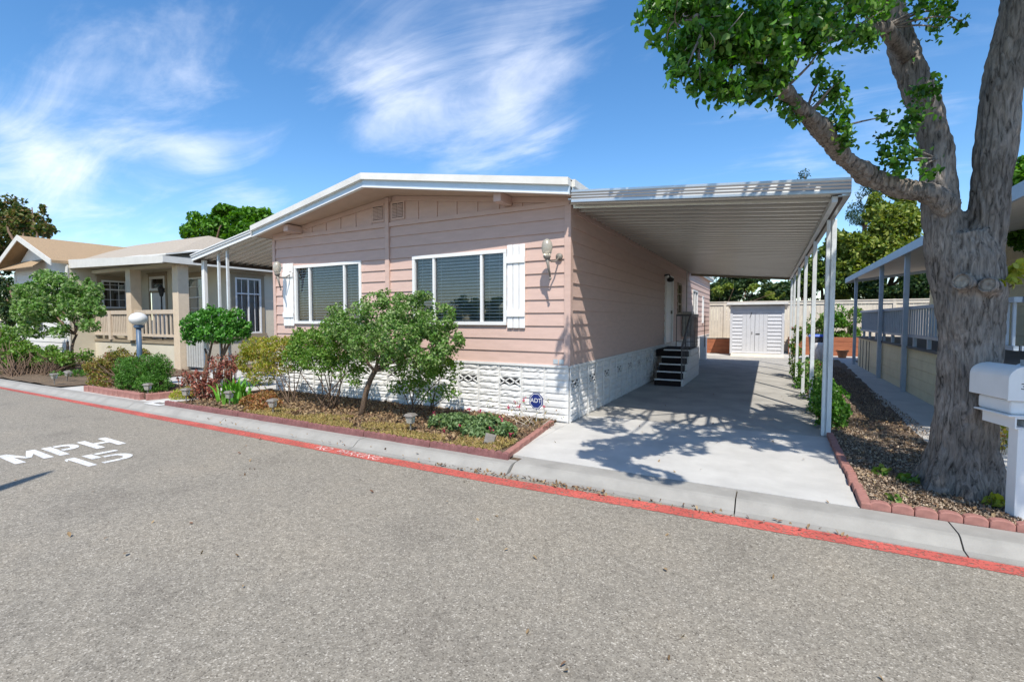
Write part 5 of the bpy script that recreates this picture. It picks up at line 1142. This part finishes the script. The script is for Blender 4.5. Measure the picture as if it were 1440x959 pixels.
plant('sparse_shrub', 'sparse twiggy shrub under the small multi-stemmed tree', 'shrub', b, P, .085, lBUSH, fan(b, [V(p) for p in P[::14]], .012, .004, .2, .15), wid=.55)
b = gp(30, 530); P = pxb([(10, 500, 6, 26, 26), (35, 505, 6, 22, 24), (0, 470, 6.5, 20, 14), (25, 520, 5.8, 26, 12), (-20, 500, 6, 24, 28)], 240, gap=.38, gs=3, hollow=.2, K=16)
plant('leafy_shrub', 'leafy mixed green shrub at the far left edge of the neighbour bed', 'shrub', b, P, .085, lBUSH, fan(b, [V(p) for p in P[::70]], .014, .005, .3), wid=.55)
b = gp(130, 528); P = pxb([(108, 524, 6.2, 16, 5), (85, 525, 6.0, 14, 4), (40, 526, 5.9, 12, 4)], 420, gap=.2, gs=4, hollow=0); plant('ground_cover', 'low green creeping plants at the foot of the small multi-stemmed tree', 'plant', b, P, .06, lDENSE, None, wid=.4)
# 15 climbers along the carport posts
for k, (x, y, hh, rr, lab, mt, fl_) in enumerate(((.86, 8.9, .5, .24, 'dark bushy rose behind the nearest carport post', lOAK, 0), (.88, 10.0, .55, .26, 'dark leafy rose between the second pair of carport posts', lOAK, 0), (.86, 11.6, .7, .26, 'tall loose rose by the third carport post', lROSE, 4), (.8, 13.6, .6, .26, 'leafy rose in the middle of the carport post row', lOAK, 0), (.66, 15.8, 1.45, .2, 'tall narrow green rose with pink tips in front of the white shed', lBUSH, 7))):
    P = np.concatenate([blob((x+random.uniform(-.06, .06), y+random.uniform(-.3, .3), hh*(.15+.8*i/5)), (rr, rr*1.3, rr*.7), 260, .1, .45, 5) for i in range(6)])
    P = P[P[:, 2] > .03]; top = P[np.argsort(P[:, 2])[-60:]]
    plant('climbing_rose', lab, 'shrub', (x, y, 0), P, .055, mt, fan((x, y, 0), [V(p) for p in P[::110]], .01, .004, .06, .1), wid=.6, group='roses along the carport posts', extra=[('flower', clumps(top[:fl_*6:6], 8, .02), .03, lPINKF, 8)] if fl_ else None)
# 16 weeds at the foot of the tree
for k, (q, lab, n, mt) in enumerate((((1240, 672), 'broad-leaved green seedling in the mulch left of the large tree', 26, lPALE), ((1278, 684), 'small leafy weed at the left foot of the large tree', 34, lPALE), ((1262, 712), 'tiny green weed beside the red bricks by the kerb', 14, lBUSH), ((1395, 716), 'yellowish weeds at the right foot of the large tree', 40, lYEL), ((1410, 640), 'reddish green shoots between the trunk and the mailbox post', 120, lMIX))):
    b = gp(*q); s = .1 if k < 4 else .28
    plant('weed', lab, 'plant', b, blob(b+V((0, .25 if k == 4 else 0, s*.7)), (s, s*.8, s*.6), n, .1), .07, mt, fan(b, [b+V((random.uniform(-s, s)*.7, random.uniform(-s, s)*.7, s)) for _ in range(5)], .004, .002, .02), wid=.7, group=None)
# sucker leaves on the trunk's right side
b = V((1.93, 6.0, 1.9)); plant('trunk_sprout', 'yellow-green sprout growing from the right side of the forked trunk', 'plant', b, np.concatenate([blob(at(1432, 385, 6.0), (.08, .08, .12), 30, .1), blob(at(1415, 395, 5.9), (.05, .05, .04), 9, .1)]), .075, lYEL, fan(at(1416, 400, 6.05), [at(1430, 370, 6.0), at(1435, 395, 6.0)], .006, .003, .01), wid=.7)
# 17 planter shrubs at the back
for q, lab, mt in (((1172, 452), 'bright green shrub in the redwood planter behind the front carport post', lFARG), ((1196, 458), 'upright green shrub in the redwood planter right of the front carport post', lBUSH), ((1152, 460), 'small green shrub in the redwood planter behind the blue-lidded bin', lBUSH)):
    c = at(q[0], q[1], 26.9); P = np.concatenate([blob(c+V((random.uniform(-.3, .3), random.uniform(-.1, .2), random.uniform(-.5, .5))), (.4, .35, .42), 260, .2, .42, 3) for _ in range(6)]); bz = V((c.x, 26.9, .85))
    plant('planter_shrub', lab, 'shrub', bz, P, .11, mt, fan(bz, [V(p) for p in P[::160]], .02, .006, .1), wid=.5, group='shrubs in the redwood planter')

# ================================================================== TREES BEHIND
def bg_tree(name, label, base, blobs, n, size, mat, group, trunk_r=.2, gap=.45, gs=.8, wid=.6):
    t = thing(name, label, 'tree', base, group); b = V(base)
    P = pxb(blobs, n, gap=gap, gs=gs, hollow=.3, K=(7 if 'hedge' in name else 3.8)); leaves('crown', P, size*.72, mat, t, wid=wid, droop=.3, flat=.4)
    cs = [at(*q[:3]) for q in blobs]; c0 = sum(cs, V((0, 0, 0)))/len(cs); fk = b.lerp(V((c0.x, c0.y, c0.z)), .45)
    m = MB(); limb(m, b, fk, trunk_r, trunk_r*.75, .05, 10, 6)
    for c in cs: limb(m, fk, c, trunk_r*.5, trunk_r*.1, .1, 7, 6)
    m.build('trunk', mBARK2, t, smooth=True)
G = 'trees beyond the back fence'
bg_tree('broad_tree', 'sunny yellow-green tree beyond the back fence right of the carport', (5.4, 33.5, 0), [(1245, 310, 33, 34, 26), (1270, 335, 33, 34, 28), (1215, 345, 33, 30, 28), (1240, 370, 32.5, 44, 30), (1290, 375, 33, 34, 34), (1200, 380, 33, 30, 28), (1280, 300, 34, 26, 20), (1198, 338, 33, 26, 28), (1252, 282, 34, 28, 16), (1225, 318, 33, 24, 20)], 520, .3, lFARB, G, .3, .42)
bg_tree('broad_tree', 'darker tree beyond the fence behind the carport posts', (2.3, 34.5, 0), [(1160, 375, 34, 30, 30), (1185, 350, 34.5, 24, 26), (1140, 400, 34, 30, 20), (1175, 405, 33.5, 40, 18), (1120, 410, 34, 24, 16)], 520, .3, lFARM, G, .25, .4)
bg_tree('conifer', 'bluish conifer rising behind the sunny tree', (6.5, 42, 0), [(1222, 275, 42, 16, 18), (1215, 300, 42, 24, 20), (1228, 258, 42, 9, 12), (1225, 330, 42, 30, 24), (1235, 250, 42, 5, 8)], 480, .28, lFARC, G, .3, .45, wid=.3)
bg_tree('conifer', 'distant conifer whose tip just shows above the carport roof edge', (2.6, 46, 0), [(1132, 246, 46, 8, 8), (1130, 262, 46, 14, 12), (1130, 290, 46, 22, 20)], 450, .28, lFARC, G, .3, .4, wid=.3)
bg_tree('hedge_tree', 'leafy dark tree with sunlit sprays behind the white shed', (-2.6, 33, 0), [(1020, 408, 33, 24, 16), (1048, 410, 32.5, 24, 16), (1072, 412, 33, 24, 16), (1000, 412, 33, 20, 14), (1100, 412, 32.8, 24, 14), (1040, 390, 34, 40, 20), (1045, 418, 34.5, 50, 16), (1100, 416, 34.5, 40, 16), (1000, 416, 34.5, 30, 16)], 560, .24, lFARD, G, .15, .42)
bg_tree('hedge_tree', 'yellow-green sunlit tree between the pink house and the white shed beyond the fence', (-3.8, 30.8, 0), [(1032, 405, 30, 14, 8), (1012, 410, 30, 12, 8), (1060, 408, 30, 12, 8), (1088, 412, 30.5, 14, 8)], 420, .2, lFARB, G, .1, .42)
bg_tree('hedge_tree', 'dark tree beyond the fence behind the yellow house porch', (7.5, 33, 0), [(1290, 405, 32, 30, 18), (1260, 405, 32, 30, 18), (1320, 400, 32, 30, 24), (1230, 410, 32.5, 26, 14)], 520, .26, lFARD, G, .2, .42)
bg_tree('broad_tree', 'bright leafy tree right of the large trunk at the right edge of the picture', (9.2, 17, 0), [(1440, 250, 13, 26, 26), (1450, 290, 13, 28, 26), (1448, 330, 13, 24, 20), (1480, 260, 13, 40, 40), (1500, 320, 13, 50, 40)], 330, .16, lFARG, None, .2, .45, 1.6)
GL = 'trees behind the cream house'
bg_tree('bronze_tree', 'tall tree with bronze-tipped foliage at the far left edge', (-47.5, 16, 0), [(10, 300, 16, 30, 26), (40, 310, 16, 26, 18), (62, 322, 16, 16, 8), (15, 335, 16, 34, 22), (45, 292, 16, 16, 10), (-20, 330, 16, 34, 40), (5, 360, 16, 26, 20), (50, 330, 16.3, 18, 8)], 420, .42, lFARO, GL, .35, .45, .5)
bg_tree('dark_tree', 'dark low tree left of the white gable wall', (-42, 13.5, 0), [(5, 415, 13, 22, 28), (-15, 430, 13, 28, 40), (18, 440, 12.5, 14, 26), (0, 385, 13, 20, 14)], 440, .3, lFARD, GL, .25, .4, .7)
bg_tree('round_tree', 'rounded vivid green tree behind the cream house roof', (-37, 22, 0), [(318, 306, 22, 24, 18), (290, 318, 22, 26, 20), (350, 308, 22, 24, 16), (372, 306, 22, 14, 14), (265, 328, 22, 14, 12), (325, 325, 22, 40, 20), (360, 325, 22, 26, 18)], 620, .42, lFARG, GL, .35, .35, .5)
# trees across the road, behind the viewer: seen only mirrored in the windows
# ================================================================== LITTER
def scatter(n, x0, x1, y0, y1, z, ok=None):
    P = np.stack([rng.uniform(x0, x1, n), rng.uniform(y0, y1, n), z+rng.uniform(0, .02, n)], 1)
    if ok is not None: P = P[ok(P[:, 0], P[:, 1])]
    return P
sx = scatter(14000, -8.0, -2.95, 5.03, 5.75, .055, lambda x, y: np.array([mn.noise(V((a*2.2, b*3, 0)))+.5-(b-5.2)*1.2 > .22 for a, b in zip(x, y)]))
tag(leaves('dry_grass', sx, .085, lSTRAW, None, wid=.09, droop=-.1, flat=0), kind='stuff')
tag(leaves('bed_litter', np.concatenate([scatter(5200, -10.2, -2.95, 5.05, 7.1, .05), scatter(500, -14, -11.4, 5.1, 6.5, .07)]), .055, lDRY, None, wid=.5, flat=1.2, droop=0), kind='stuff')
tag(leaves('mulch_chips', np.concatenate([scatter(22000, .8, 1.85, 5.22, 8.5, .03), scatter(12000, .8, 2.1, 8.5, 20, .03), scatter(8000, 1.86, 4, 5.22, 6.85, .03)]), .03, lCHIP, None, wid=.4, flat=1.2, droop=0), kind='stuff')
tag(leaves('fallen_leaves', np.concatenate([scatter(900, .85, 1.85, 5.25, 10, .045), scatter(250, 1.86, 3, 5.3, 6.8, .045), scatter(60, -2.6, .7, 4.62, 4.75, -.085), scatter(130, -3.6, -1.4, 4.60, 4.72, -.088), scatter(25, -2.7, .6, 5, 12, .004), scatter(45, -9, 2, 1.5, 4.4, -.094), scatter(50, -9, -3, 4.6, 4.95, -.05)]), .04, lDRY, None, wid=.5, flat=1.5, droop=0), kind='stuff')
tag(leaves('bed_leaves', np.concatenate([scatter(1500, -7.8, -3.4, 5.3, 6.9, .06), scatter(160, -4, -2.95, 5.1, 6.2, .07)]), .06, lDRY, None, wid=.55, flat=.9, droop=0), kind='stuff')
